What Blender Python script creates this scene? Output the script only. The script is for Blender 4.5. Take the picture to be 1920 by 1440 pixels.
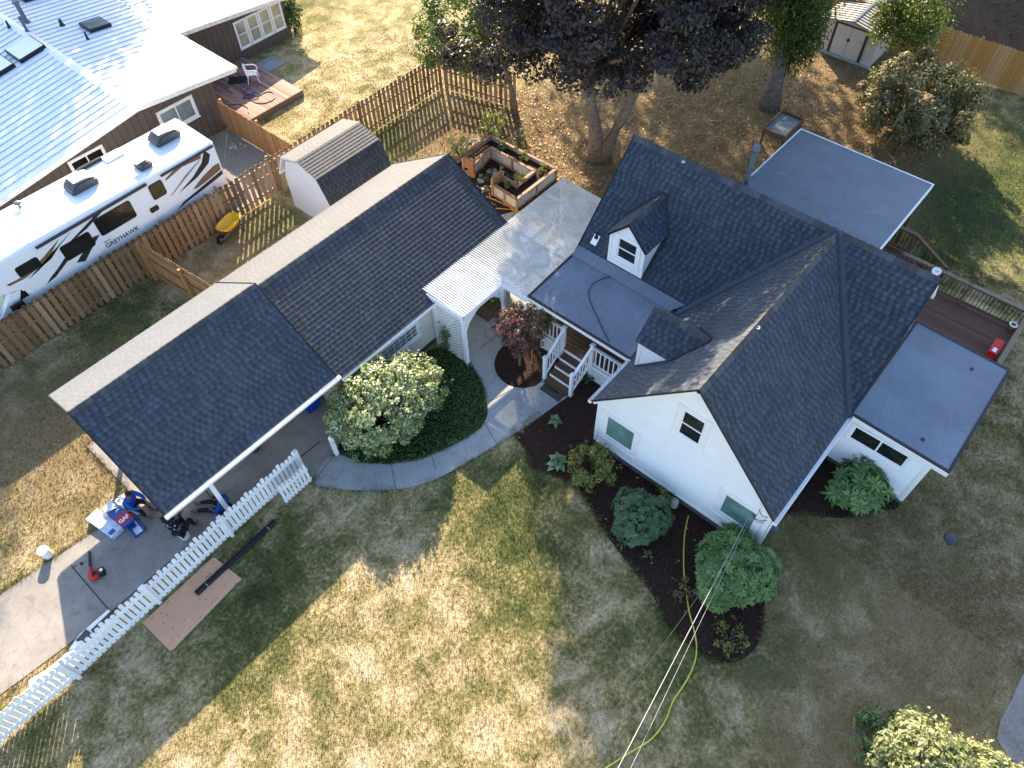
import bpy, bmesh, math, random
import numpy as np
from mathutils import Vector, Matrix
random.seed(7); rng = np.random.default_rng(11)
for _o in list(bpy.data.objects): bpy.data.objects.remove(_o)
SC = bpy.context.scene; COL = SC.collection
PI = math.pi
# ---------------------------------------------------------------- camera
CAM_H, FPX = 20.0, 1394.0
_p, _r, _a = math.radians(53.70), math.radians(-1.68), math.radians(47.8)
_f = Vector((0, math.cos(_p), -math.sin(_p))); _rt = Vector((1, 0, 0)); _up = _rt.cross(_f)
_R = math.cos(_r)*_rt + math.sin(_r)*_up; _U = -math.sin(_r)*_rt + math.cos(_r)*_up
_M = Matrix.Rotation(-_a, 3, 'Z')
CR, CU, CF = _M @ _R, _M @ _U, _M @ _f
cam = bpy.data.cameras.new('camera'); cam_o = bpy.data.objects.new('camera', cam); COL.objects.link(cam_o)
cam.sensor_width = 36; cam.sensor_fit = 'HORIZONTAL'; cam.lens = FPX/1920*36; cam.clip_start = 0.1; cam.clip_end = 600
mw = Matrix((CR, CU, -CF)).transposed().to_4x4(); mw.translation = (0, 0, CAM_H); cam_o.matrix_world = mw
SC.camera = cam_o
# ---------------------------------------------------------------- light
SUN_EL, SUN_AZ = math.radians(27.0), math.radians(50.0)      # azimuth measured from +X towards +Y
SUN = Vector((math.cos(SUN_EL)*math.cos(SUN_AZ), math.cos(SUN_EL)*math.sin(SUN_AZ), math.sin(SUN_EL)))
w = bpy.data.worlds.new('World'); SC.world = w; w.use_nodes = True
nt = w.node_tree; nt.nodes.clear()
sky = nt.nodes.new('ShaderNodeTexSky'); sky.sky_type = 'NISHITA'; sky.sun_disc = False
sky.sun_elevation = SUN_EL; sky.sun_rotation = PI/2 - SUN_AZ; sky.air_density = 1.0; sky.dust_density = 1.0; sky.ozone_density = 1.2
bg = nt.nodes.new('ShaderNodeBackground'); bg.inputs['Strength'].default_value = 0.135
wo = nt.nodes.new('ShaderNodeOutputWorld'); nt.links.new(sky.outputs[0], bg.inputs[0]); nt.links.new(bg.outputs[0], wo.inputs[0])
sl = bpy.data.lights.new('sun', 'SUN'); sl.energy = 5.0; sl.angle = math.radians(0.5); sl.color = (1.0, 0.83, 0.60)
so = bpy.data.objects.new('sun', sl); COL.objects.link(so); so.rotation_euler = SUN.to_track_quat('Z', 'Y').to_euler(); so.location = (20, 20, 40)
SC.view_settings.view_transform = 'Standard'; SC.view_settings.look = 'None'; SC.view_settings.exposure = 1.82; SC.view_settings.gamma = 1.0
SC.cycles.max_bounces = 6; SC.cycles.diffuse_bounces = 3; SC.cycles.transparent_max_bounces = 12
# ---------------------------------------------------------------- helpers
def ray(px, py): return CR*((px-960)/FPX) - CU*((py-720)/FPX) + CF
def gp(px, py, z=0.0):
    d = ray(px, py); return Vector((0, 0, CAM_H)) + d*((z-CAM_H)/d.z)
def pl_x(px, py, X): d = ray(px, py); return Vector((0, 0, CAM_H)) + d*(X/d.x)
def pl_y(px, py, Y): d = ray(px, py); return Vector((0, 0, CAM_H)) + d*(Y/d.y)
X, Y, Z = Vector((1, 0, 0)), Vector((0, 1, 0)), Vector((0, 0, 1))
def V3(*a): return Vector(a)

def tag(o, label=None, cat=None, group=None, kind=None):
    if label: o['label'] = label
    if cat: o['category'] = cat
    if group: o['group'] = group
    if kind: o['kind'] = kind
    return o
def thing(name, label, cat, loc=(0, 0, 0), group=None):
    o = bpy.data.objects.new(name, None); o.empty_display_size = .2; COL.objects.link(o); o.location = loc
    return tag(o, label, cat, group)
def wloc(o):
    v = Vector((0, 0, 0))
    while o is not None: v += o.location; o = o.parent
    return v
def copy_tree(o, parent=None):
    c = o.copy(); COL.objects.link(c)
    if parent is not None: c.parent = parent
    for ch in list(o.children): copy_tree(ch, c)
    return c

class MB:
    def __init__(s): s.v = []; s.f = []; s.r = []; s.m = []; s.uv = []
    def face(s, pts, r=None, m=0, uv=None):
        b = len(s.v); s.v += [tuple(p) for p in pts]; s.f.append(tuple(range(b, b+len(pts))))
        s.r.append(random.random() if r is None else r); s.m.append(m); s.uv.append(uv)
    def mesh(s, vs, fs, r=None, m=0):
        r = random.random() if r is None else r
        b = len(s.v); s.v += [tuple(p) for p in vs]
        for f in fs: s.f.append(tuple(b+i for i in f)); s.r.append(r); s.m.append(m); s.uv.append(None)
    def obox(s, o, u, v, n, ur, vr, nr, r=None, m=0):
        P = [o + u*a + v*b + n*c for c in nr for b in vr for a in ur]
        s.mesh(P, [(0, 2, 3, 1), (4, 5, 7, 6), (0, 1, 5, 4), (2, 6, 7, 3), (0, 4, 6, 2), (1, 3, 7, 5)], r, m)
    def box(s, x0, x1, y0, y1, z0, z1, r=None, m=0):
        s.obox(Vector((0, 0, 0)), X, Y, Z, (x0, x1), (y0, y1), (z0, z1), r, m)
    def prism(s, pts, ext, r=None, m=0):
        n = len(pts); e = Vector(ext); A = [Vector(p) for p in pts]; Bq = [p+e for p in A]
        s.mesh(A+Bq, [tuple(range(n))[::-1], tuple(range(n, 2*n))] + [(i, (i+1) % n, n+(i+1) % n, n+i) for i in range(n)], r, m)
    def bar(s, a, b, w, h, up=Z, r=None, m=0):
        a, b = Vector(a), Vector(b); d = (b-a); L = d.length; d.normalize()
        sd = d.cross(up)
        if sd.length < 1e-4: sd = d.cross(X)
        sd.normalize(); u2 = sd.cross(d)
        s.obox(a, d, sd, u2, (0, L), (-w/2, w/2), (-h/2, h/2), r, m)
    def cyl(s, a, b, r0, r1=None, n=12, r=None, m=0, cap=True):
        r1 = r0 if r1 is None else r1
        a, b = Vector(a), Vector(b); d = (b-a).normalized(); t = d.cross(Z if abs(d.z) < .9 else X).normalized(); k = d.cross(t)
        A = [a + (t*math.cos(2*PI*i/n) + k*math.sin(2*PI*i/n))*r0 for i in range(n)]
        Bq = [b + (t*math.cos(2*PI*i/n) + k*math.sin(2*PI*i/n))*r1 for i in range(n)]
        fs = [(i, (i+1) % n, n+(i+1) % n, n+i) for i in range(n)]
        if cap: fs += [tuple(range(n))[::-1], tuple(range(n, 2*n))]
        s.mesh(A+Bq, fs, r, m)
    def tube(s, pts, rad, n=8, r=None, m=0):
        P = [Vector(p) for p in pts]; rads = rad if isinstance(rad, (list, tuple)) else [rad]*len(P)
        rings = []
        for i, p in enumerate(P):
            d = (P[min(i+1, len(P)-1)] - P[max(i-1, 0)]).normalized(); t = d.cross(Z if abs(d.z) < .95 else X).normalized(); k = d.cross(t)
            rings += [p + (t*math.cos(2*PI*j/n) + k*math.sin(2*PI*j/n))*rads[i] for j in range(n)]
        fs = []
        for i in range(len(P)-1):
            for j in range(n): fs.append((i*n+j, i*n+(j+1) % n, (i+1)*n+(j+1) % n, (i+1)*n+j))
        fs += [tuple(range(n))[::-1], tuple(range((len(P)-1)*n, len(P)*n))]
        s.mesh(rings, fs, r, m)
    def lathe(s, c, prof, n=20, r=None, m=0):
        c = Vector(c); vs = [c + V3(rr*math.cos(2*PI*i/n), rr*math.sin(2*PI*i/n), z) for rr, z in prof for i in range(n)]
        fs = [(k*n+i, k*n+(i+1) % n, (k+1)*n+(i+1) % n, (k+1)*n+i) for k in range(len(prof)-1) for i in range(n)]
        fs += [tuple(range(n))[::-1], tuple(range((len(prof)-1)*n, len(prof)*n))]
        s.mesh(vs, fs, r, m)
    def build(s, name, mats, parent=None, smooth=False, bevel=0, recalc=True, seg=2):
        me = bpy.data.meshes.new(name); off = wloc(parent) if parent else Vector((0, 0, 0))
        me.from_pydata([(a-off.x, b-off.y, c-off.z) for a, b, c in s.v], [], s.f)
        at = me.attributes.new('rnd', 'FLOAT', 'FACE'); at.data.foreach_set('value', np.array(s.r, dtype=np.float32))
        me.polygons.foreach_set('material_index', np.array(s.m, dtype=np.int32))
        if any(u is not None for u in s.uv):
            ul = me.uv_layers.new(name='uv')
            for pg, u in zip(me.polygons, s.uv):
                if u is not None:
                    for li, q in zip(pg.loop_indices, u): ul.data[li].uv = q
        if recalc or bevel:
            bm = bmesh.new(); bm.from_mesh(me)
            if bevel:
                bmesh.ops.remove_doubles(bm, verts=bm.verts, dist=1e-5)
                bmesh.ops.recalc_face_normals(bm, faces=bm.faces)
                es = [e for e in bm.edges if len(e.link_faces) == 2 and e.calc_face_angle(0) > .5]
                bmesh.ops.bevel(bm, geom=es, offset=bevel, segments=seg, affect='EDGES', clamp_overlap=True)
            bmesh.ops.recalc_face_normals(bm, faces=bm.faces); bm.to_mesh(me); bm.free()
        if smooth or bevel: me.polygons.foreach_set('use_smooth', np.ones(len(me.polygons), dtype=bool))
        if bevel and not smooth: me.set_sharp_from_angle(angle=math.radians(40))
        for q in (mats if isinstance(mats, (list, tuple)) else [mats]): me.materials.append(q)
        o = bpy.data.objects.new(name, me); COL.objects.link(o)
        if parent: o.parent = parent
        return o

# ---------------------------------------------------------------- materials
class NT:
    def __init__(s, name):
        s.m = bpy.data.materials.new(name); s.m.use_nodes = True; s.t = s.m.node_tree; s.t.nodes.clear()
        s.out = s.t.nodes.new('ShaderNodeOutputMaterial')
    def n(s, typ, **kw):
        nd = s.t.nodes.new('ShaderNode'+typ)
        for k, v in kw.items():
            if k.startswith('i_'): nd.inputs[int(k[2:])].default_value = v
            else: setattr(nd, k, v)
        return nd
    def l(s, a, b): s.t.links.new(a, b)
    def math(s, op, a, b=None, c=None):
        nd = s.n('Math', operation=op)
        for i, q in enumerate((a, b, c)):
            if q is None: continue
            if isinstance(q, (int, float)): nd.inputs[i].default_value = q
            else: s.l(q, nd.inputs[i])
        return nd.outputs[0]
    def noise(s, co, scale, detail=3, rough=.6, lac=2.0, dist=0):
        nd = s.n('TexNoise'); nd.inputs['Scale'].default_value = scale; nd.inputs['Detail'].default_value = detail
        nd.inputs['Roughness'].default_value = rough; nd.inputs['Distortion'].default_value = dist
        if co is not None: s.l(co, nd.inputs['Vector'])
        return nd.outputs[0]
    def ramp(s, fac, stops, interp='LINEAR'):
        nd = s.n('ValToRGB'); cr = nd.color_ramp; cr.interpolation = interp
        while len(cr.elements) > 1: cr.elements.remove(cr.elements[-1])
        cr.elements[0].position = stops[0][0]; cr.elements[0].color = (*stops[0][1], 1)
        for p, c in stops[1:]: e = cr.elements.new(p); e.color = (*c, 1)
        s.l(fac, nd.inputs[0]); return nd.outputs[0]
    def mix(s, fac, a, b, blend='MIX'):
        nd = s.n('Mix', data_type='RGBA', blend_type=blend)
        for sock, q in ((nd.inputs['Factor'], fac), (nd.inputs['A'], a), (nd.inputs['B'], b)) if False else ((nd.inputs[0], fac), (nd.inputs[6], a), (nd.inputs[7], b)):
            if isinstance(q, (int, float)): sock.default_value = q
            elif isinstance(q, tuple): sock.default_value = (*q, 1)
            else: s.l(q, sock)
        return nd.outputs[2]
    def obj(s): return s.n('TexCoord').outputs['Object']
    def pos(s): return s.n('NewGeometry').outputs['Position']
    def attr(s, nm): return s.n('Attribute', attribute_name=nm).outputs['Fac']
    def bsdf(s, col, rough=.7, spec=.5, metal=0, bump=None, bs=.3, bd=.02, **kw):
        b = s.n('BsdfPrincipled')
        for sock, q in (('Base Color', col), ('Roughness', rough), ('Metallic', metal), ('Specular IOR Level', spec)):
            if isinstance(q, tuple): b.inputs[sock].default_value = (*q, 1)
            elif isinstance(q, (int, float)): b.inputs[sock].default_value = q
            else: s.l(q, b.inputs[sock])
        for k, q in kw.items(): b.inputs[k.replace('_', ' ')].default_value = q
        if bump is not None:
            bn = s.n('Bump'); bn.inputs['Strength'].default_value = bs; bn.inputs['Distance'].default_value = bd
            s.l(bump, bn.inputs['Height']); s.l(bn.outputs[0], b.inputs['Normal'])
        s.l(b.outputs[0], s.out.inputs[0]); return b
def sc3(c, k): return tuple(min(1, max(0, q*k)) for q in c)
def mat(name, c, rough=.7, spec=.4, metal=0, ns=6.0, amt=.15, bs=.15, bscale=40, bd=.01, rv=0.0, **kw):
    t = NT(name); co = t.obj()
    n1 = t.noise(co, ns, 4)
    col = t.ramp(n1, [(.3, sc3(c, 1-amt)), (.7, sc3(c, 1+amt))])
    if rv:
        h = t.n('HueSaturation'); t.l(col, h.inputs['Color']); t.l(t.math('MULTIPLY_ADD', t.attr('rnd'), 2*rv, 1-rv), h.inputs['Value']); col = h.outputs[0]
    t.bsdf(col, rough, spec, metal, bump=t.noise(co, bscale, 3) if bs else None, bs=bs, bd=bd, **kw)
    return t.m
def leafmat(name, stops, trans=.35, rough=.5, spec=.4):
    t = NT(name); col = t.ramp(t.attr('rnd'), stops)
    b = t.n('BsdfPrincipled'); t.l(col, b.inputs['Base Color']); b.inputs['Roughness'].default_value = rough; b.inputs['Specular IOR Level'].default_value = spec
    tr = t.n('BsdfTranslucent'); t.l(t.mix(.25, col, (.35, .4, .03)), tr.inputs[0])
    mx = t.n('MixShader'); mx.inputs[0].default_value = trans; t.l(b.outputs[0], mx.inputs[1]); t.l(tr.outputs[0], mx.inputs[2]); t.l(mx.outputs[0], t.out.inputs[0])
    return t.m

def m_lawn():
    t = NT('lawn_grass'); co = t.pos()
    big = t.noise(co, .22, 3, .55); mid = t.noise(co, 1.1, 5, .65, dist=.4); fine = t.noise(co, 9, 4, .7); vf = t.noise(co, 45, 3, .75)
    # where the grass really is greener (watered or shaded ground), as round patches of the lawn
    m = t.math('MULTIPLY', big, 1.0)
    acc = None
    for (x, y, rd, am) in GREEN:
        d = t.n('VectorMath', operation='DISTANCE'); t.l(co, d.inputs[0]); d.inputs[1].default_value = (x, y, 0)
        q = t.math('MULTIPLY', t.math('SMOOTH_MIN', t.math('MAXIMUM', t.math('SUBTRACT', 1.0, t.math('DIVIDE', d.outputs['Value'], rd)), 0.0), 1.0, .1), am)
        acc = q if acc is None else t.math('ADD', acc, q)
    g = t.math('ADD', t.math('ADD', t.math('MULTIPLY', mid, 1.05), t.math('MULTIPLY', fine, .75)), t.math('MULTIPLY', big, .3))
    g = t.math('ADD', t.math('ADD', g, t.math('MULTIPLY', vf, .25)), t.math('MULTIPLY', t.math('MULTIPLY', acc, t.math('MULTIPLY_ADD', fine, 1.0, .5)), .40))
    col = t.ramp(t.math('MULTIPLY', g, .5), [(.42, (.67, .575, .42)), (.515, (.55, .445, .275)), (.58, (.38, .30, .15)), (.635, (.23, .20, .08)), (.695, (.125, .132, .044)), (.83, (.05, .066, .02))])
    br = None
    for (x, y, rd, am) in BROWN:
        d = t.n('VectorMath', operation='DISTANCE'); t.l(co, d.inputs[0]); d.inputs[1].default_value = (x, y, 0)
        q = t.math('MULTIPLY', t.math('MAXIMUM', t.math('SUBTRACT', 1.0, t.math('DIVIDE', d.outputs['Value'], rd)), 0.0), am); br = q if br is None else t.math('ADD', br, q)
    brn = t.ramp(t.math('ADD', t.math('MULTIPLY', fine, .6), t.math('MULTIPLY', mid, .4)), [(.3, (.10, .064, .034)), (.46, (.19, .127, .064)), (.60, (.32, .235, .125)), (.76, (.47, .38, .24))])
    col = t.mix(t.math('MINIMUM', t.math('MULTIPLY', br, t.math('MULTIPLY_ADD', mid, 1.2, .6)), 1.0), col, brn)
    d2 = t.ramp(t.noise(co, 22, 4, .8), [(.25, (.55, .52, .5)), (.5, (1, 1, 1)), (.75, (1.0, 1.0, 1.0))])
    col = t.mix(.7, col, d2, 'MULTIPLY')
    hgt = t.math('ADD', t.noise(co, 30, 4, .8), t.math('MULTIPLY', t.noise(co, 6, 3), 1.2))
    t.bsdf(col, .9, .15, bump=hgt, bs=.9, bd=.05)
    return t.m
GREEN = [(1.2, 10.6, 2.6, .9), (-.6, 9.5, 2.2, .45), (7.2, 6.8, 2.8, 1.0), (5.6, 4.6, 2.2, .6), (16, 31.8, 1.8, .9), (21, 36, 5, .7), (28.5, 1.6, 4.0, 1.5), (33, 1.5, 5, 1.0),
         (11.6, -.7, 1.7, .6), (4, 22.6, 2.4, .8), (17.5, 22.4, 2.2, .7), (10.5, 22.3, 1.6, .5), (7, 1.0, 2, .6), (8.6, -1.2, 1.4, .6), (1.5, 21, 2.2, .5), (12.6, 1.2, 2, .6), (26, 3, 3, .7)]
BROWN = [(23, 14.5, 9, 1.6), (30, 10, 6.5, 1.6), (20, 19.5, 4.5, 1.2), (35.5, 10, 4.5, 1.5), (27, 6.5, 4.5, .9), (32.5, 5.5, 4, .8), (-1, 20.5, 5, .5), (9, 22.5, 3, .5), (12.5, -4.5, 7.5, .62), (7, -4, 4, .35), (1, 18.5, 5, .45)]
def m_shingle(name, dark, mid, light, course=.145, sheen=.10):
    t = NT(name); uv = t.n('UVMap', uv_map='uv').outputs[0]; sp = t.n('SeparateXYZ'); t.l(uv, sp.inputs[0]); u, v = sp.outputs[0], sp.outputs[1]
    row = t.math('FLOOR', t.math('DIVIDE', v, course))
    w1 = t.n('TexWhiteNoise', noise_dimensions='1D'); t.l(row, w1.inputs['W'])
    def tabs(wd, k):
        x = t.math('DIVIDE', t.math('ADD', u, t.math('MULTIPLY', w1.outputs['Value'], 3.7*k)), wd); c = t.math('FLOOR', x)
        cb = t.n('CombineXYZ'); t.l(c, cb.inputs[0]); t.l(row, cb.inputs[1]); cb.inputs[2].default_value = k
        wn = t.n('TexWhiteNoise', noise_dimensions='3D'); t.l(cb.outputs[0], wn.inputs['Vector']); return wn.outputs['Value'], t.math('FRACT', x)
    a, fa_ = tabs(.20, 1.0); b, fb_ = tabs(.33, 2.0)
    tooth = t.math('LESS_THAN', fa_, t.math('MULTIPLY_ADD', b, .25, .38))
    f = t.math('MULTIPLY', tooth, t.math('MULTIPLY_ADD', a, .75, .25))
    base = t.ramp(b, [(0, dark), (1, mid)]); col = t.mix(f, base, sc3(light, 1.08))
    shadow_line = t.math('GREATER_THAN', t.math('FRACT', t.math('DIVIDE', v, course)), .80); col = t.mix(t.math('MULTIPLY', shadow_line, .45), col, sc3(dark, .45))  # dark shadow line put into the colour along the top of each course
    bl = t.ramp(t.noise(t.pos(), .7, 6, .65, dist=.8), [(.25, (.78, .79, .80)), (.5, (1, 1, 1)), (.75, (1.22, 1.2, 1.18))]); col = t.mix(1.0, col, bl, 'MULTIPLY')
    gr = t.ramp(t.noise(t.pos(), 160, 2, .8), [(.3, (.7, .7, .7)), (.7, (1.3, 1.3, 1.3))]); col = t.mix(1.0, col, gr, 'MULTIPLY')
    t.bsdf(col, .75, .3, Sheen_Weight=sheen, Sheen_Roughness=.45, Sheen_Tint=(1, .93, .88, 1), bump=t.math('ADD', t.math('MULTIPLY', f, .6), t.math('MULTIPLY', t.noise(t.pos(), 120, 2), .5)), bs=.35, bd=.01)
    return t.m
def m_siding(name, c, lap=.112, rough=.5):
    t = NT(name); co = t.pos(); sp = t.n('SeparateXYZ'); t.l(co, sp.inputs[0])
    fr = t.math('FRACT', t.math('DIVIDE', sp.outputs[2], lap))
    h = t.math('SUBTRACT', 1.0, fr)
    col = t.ramp(t.noise(co, 1.5, 4), [(.3, sc3(c, .94)), (.7, c)])
    t.bsdf(col, rough, .4, bump=h, bs=1.0, bd=.03); return t.m
def m_board(name, c, pitch=.3, axis='xy'):
    t = NT(name); co = t.pos(); sp = t.n('SeparateXYZ'); t.l(co, sp.inputs[0])
    s_ = t.math('ADD', sp.outputs[0], sp.outputs[1]); fr = t.math('FRACT', t.math('DIVIDE', s_, pitch))
    gr = t.math('LESS_THAN', fr, .07)
    col = t.mix(gr, t.ramp(t.noise(co, 2, 4), [(.3, sc3(c, .85)), (.7, sc3(c, 1.12))]), sc3(c, .25))
    t.bsdf(col, .7, .3, bump=t.math('SUBTRACT', 1.0, gr), bs=.6, bd=.02); return t.m
def m_wood(name, c, c2, rough=.75, scale=(3, 3, .8), rv=.25):
    t = NT(name); co = t.obj(); mp = t.n('Mapping'); t.l(co, mp.inputs[0]); mp.inputs['Scale'].default_value = scale
    g = t.noise(mp.outputs[0], 9, 5, .65, dist=.8)
    col = t.ramp(g, [(.3, c2), (.7, c)])
    h = t.n('HueSaturation'); t.l(col, h.inputs['Color']); t.l(t.math('MULTIPLY_ADD', t.attr('rnd'), 2*rv, 1-rv), h.inputs['Value']); t.l(t.math('MULTIPLY_ADD', t.attr('rnd'), -.25, 1.1), h.inputs['Saturation'])
    t.bsdf(h.outputs[0], rough, .3, bump=g, bs=.25, bd=.01); return t.m
def m_glass(name, c, rough=.06):
    t = NT(name); b = t.bsdf(t.ramp(t.noise(t.pos(), 1.3, 2), [(.3, sc3(c, .7)), (.7, sc3(c, 1.3))]), rough, .8); return t.m
def m_concrete(name, c, aggr=.25):
    t = NT(name); co = t.pos()
    a = t.ramp(t.noise(co, .8, 5, .6), [(.3, sc3(c, .78)), (.7, sc3(c, 1.15))])
    b = t.ramp(t.noise(co, 70, 3, .85), [(.3, (1-aggr,)*3), (.7, (1+aggr,)*3)])
    st = t.ramp(t.noise(co, 2.6, 6, .7, dist=1.2), [(.35, (.72, .7, .68)), (.5, (1, 1, 1))])
    t.bsdf(t.mix(.7, t.mix(1.0, a, b, 'MULTIPLY'), st, 'MULTIPLY'), .85, .25, bump=t.noise(co, 90, 3, .8), bs=.3, bd=.008); return t.m
def m_mulch(name, c):
    t = NT(name); co = t.pos(); vo = t.n('TexVoronoi'); vo.inputs['Scale'].default_value = 28; t.l(co, vo.inputs['Vector'])
    col = t.ramp(t.noise(co, 35, 4, .8), [(.3, sc3(c, .45)), (.55, c), (.75, sc3(c, 2.0))])
    t.bsdf(col, .9, .2, bump=t.math('ADD', vo.outputs['Distance'], t.noise(co, 20, 3)), bs=1.0, bd=.05); return t.m
def m_membrane(name, c):
    t = NT(name); co = t.pos(); mp = t.n('Mapping'); t.l(co, mp.inputs[0]); mp.inputs['Scale'].default_value = (.5, 1.6, 1); mp.inputs['Rotation'].default_value = (0, 0, .5)
    wr = t.noise(mp.outputs[0], 1.6, 4, .55, dist=1.5); fine = t.noise(co, 60, 3, .7)
    col = t.ramp(t.noise(co, .7, 5, .6), [(.3, sc3(c, .82)), (.7, sc3(c, 1.15))])
    spx = t.n('SeparateXYZ'); t.l(co, spx.inputs[0]); wnb = t.n('TexWhiteNoise', noise_dimensions='1D'); t.l(t.math('FLOOR', t.math('DIVIDE', spx.outputs[0], 1.02)), wnb.inputs['W'])
    col = t.mix(1.0, col, t.ramp(wnb.outputs['Value'], [(0, (.93, .94, .95)), (1, (1.06, 1.05, 1.04))]), 'MULTIPLY')
    sm = t.math('LESS_THAN', t.math('FRACT', t.math('DIVIDE', spx.outputs[0], 1.02)), .03); col = t.mix(t.math('MULTIPLY', sm, .25), col, sc3(c, .6))
    st = t.ramp(t.noise(co, 3.2, 6, .75, dist=2), [(.60, (1, 1, 1)), (.72, (.72, .72, .73))])
    t.bsdf(t.mix(1.0, col, st, 'MULTIPLY'), .55, .45, bump=t.math('ADD', t.math('MULTIPLY', wr, 1.0), t.math('MULTIPLY', fine, .02)), bs=.6, bd=.08); return t.m
def m_poly():
    t = NT('corrugated_polycarbonate'); co = t.pos()
    st = t.ramp(t.noise(co, 1.3, 5, .7, dist=.6), [(.35, (.66, .65, .61)), (.6, (.86, .86, .85))])
    b = t.n('BsdfPrincipled'); t.l(st, b.inputs['Base Color']); b.inputs['Roughness'].default_value = .35
    tr = t.n('BsdfTranslucent'); tr.inputs[0].default_value = (.75, .78, .76, 1)
    tp = t.n('BsdfTransparent'); tp.inputs[0].default_value = (.8, .83, .84, 1)
    m1 = t.n('MixShader'); m1.inputs[0].default_value = .35; t.l(b.outputs[0], m1.inputs[1]); t.l(tr.outputs[0], m1.inputs[2])
    sp = t.n('SeparateXYZ'); t.l(co, sp.inputs[0])
    clear = t.math('MULTIPLY', t.math('GREATER_THAN', sp.outputs[0], 12.6), t.math('GREATER_THAN', t.math('FRACT', t.math('DIVIDE', sp.outputs[0], 1.3)), .0))
    m2 = t.n('MixShader'); t.l(t.math('MULTIPLY_ADD', clear, .20, .03), m2.inputs[0]); t.l(m1.outputs[0], m2.inputs[1]); t.l(tp.outputs[0], m2.inputs[2]); t.l(m2.outputs[0], t.out.inputs[0])
    return t.m
M = {}
def mk():
    M['lawn'] = m_lawn()
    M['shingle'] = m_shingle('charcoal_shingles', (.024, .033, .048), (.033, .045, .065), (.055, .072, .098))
    M['shingle_b'] = m_shingle('sheen_shingles', (.026, .031, .041), (.036, .042, .054), (.060, .068, .084), sheen=.6)  # near copy of the house shingle, sheen raised to brighten sunlit slopes
    M['shingle_c'] = m_shingle('carport_sheen_shingles', (.024, .033, .048), (.033, .045, .065), (.055, .072, .098), sheen=.6)  # house shingle colours again, with extra sheen to brighten the lit carport slope
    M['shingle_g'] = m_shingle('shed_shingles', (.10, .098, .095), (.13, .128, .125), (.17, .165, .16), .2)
    M['cap'] = mat('ridge_cap_shingle', (.046, .050, .058), .65, .5, ns=5, amt=.2, bscale=120, bs=.3, rv=.42)
    M['under'] = mat('roof_deck', (.16, .13, .10), .8, bs=0)
    M['drip'] = mat('black_drip_edge', (.012, .012, .014), .45, .4, bs=0)
    M['flash'] = mat('dark_flashing', (.035, .045, .062), .4, .5, bs=0)
    M['siding'] = m_siding('white_lap_siding', (.86, .86, .87))
    M['white'] = mat('white_paint', (.84, .84, .85), .45, .45, ns=3, amt=.05, bs=.05)
    M['wplast'] = mat('white_plastic', (.86, .86, .87), .3, .5, ns=3, amt=.03, bs=0)
    M['fence_w'] = mat('white_fence_paint', (.80, .80, .80), .55, .35, ns=5, amt=.08, bs=.1, rv=.06)
    M['beige'] = mat('cream_wall_paint', (.70, .66, .60), .6, .3, ns=3, amt=.06, bs=.1)
    M['found'] = mat('concrete_foundation', (.10, .105, .115), .85, .2, ns=4, amt=.25, bs=.3)
    M['glass'] = m_glass('dark_glass', (.012, .014, .014))
    M['teal'] = m_glass('teal_blind_glass', (.135, .235, .225), .12)
    M['pale_glass'] = m_glass('pale_blind_glass', (.36, .35, .28), .15)
    M['grey_glass'] = m_glass('grey_glass', (.22, .26, .26), .12)
    M['membrane'] = m_membrane('grey_roof_membrane', (.135, .168, .222))
    M['poly'] = m_poly()
    M['conc'] = m_concrete('driveway_concrete', (.27, .25, .23))
    M['walk'] = m_concrete('walkway_concrete', (.34, .345, .345))
    M['joint'] = mat('joint_dirt', (.035, .033, .03), .9, bs=0)
    M['mulch'] = m_mulch('bark_mulch', (.046, .025, .019))
    M['chip'] = mat('bark_chips', (.075, .038, .026), .9, .2, bs=0, rv=.6)
    M['soil'] = m_mulch('dark_soil', (.045, .032, .024)); M['wood_floor'] = m_mulch('woodland_floor', (.058, .034, .020))
    M['gravel'] = m_mulch('grey_gravel', (.33, .325, .31))
    M['fence'] = m_wood('weathered_cedar', (.30, .195, .105), (.195, .12, .065), rv=.4)
    M['fence_cap'] = mat('dark_picket_top', (.10, .072, .05), .8, bs=0, rv=.25)
    M['fence_new'] = m_wood('new_cedar', (.40, .21, .085), (.30, .15, .055), rv=.12)
    M['fence_tan'] = m_wood('tan_fence_boards', (.46, .25, .09), (.36, .185, .065), rv=.09)
    M['deck'] = m_wood('stained_deck', (.12, .062, .048), (.085, .043, .034), rv=.14, scale=(3, .6, 3))
    M['deck_n'] = m_wood('worn_redwood_deck', (.31, .19, .15), (.22, .125, .095), rv=.4, scale=(3, .5, 3))
    M['porch'] = m_wood('porch_floor', (.15, .085, .05), (.10, .055, .033), rv=.15, scale=(3, .6, 3))
    M['rail'] = m_wood('brown_rail', (.17, .095, .06), (.11, .06, .038), rv=.15)
    M['rail_g'] = m_wood('weathered_rail_cap', (.22, .17, .12), (.15, .11, .08), rv=.15)
    M['baluster'] = mat('black_metal', (.012, .012, .013), .4, .5, bs=0)
    M['cedar'] = m_wood('raised_bed_cedar', (.42, .235, .12), (.33, .17, .085), rv=.18)
    M['cedar_w'] = m_wood('raised_bed_rim', (.36, .21, .14), (.26, .14, .095), rv=.2)
    M['galv'] = mat('galvanised_steel', (.52, .50, .46), .4, .5, .5, bs=0)
    M['stone'] = mat('flagstone', (.33, .30, .27), .85, .2, ns=5, amt=.3, bs=.3, rv=.25)
    M['bark'] = mat('maple_bark', (.19, .145, .11), .95, .1, ns=7, amt=.4, bs=.8, bscale=14, bd=.05)
    M['bark_b'] = mat('birch_bark', (.15, .125, .105), .9, .1, ns=9, amt=.55, bs=.8, bscale=12, bd=.05)
    M['twig'] = mat('twig', (.10, .075, .05), .9, .1, bs=0)
    M['steel'] = mat('vent_metal', (.11, .135, .175), .5, .4, .3, bs=0)
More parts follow.
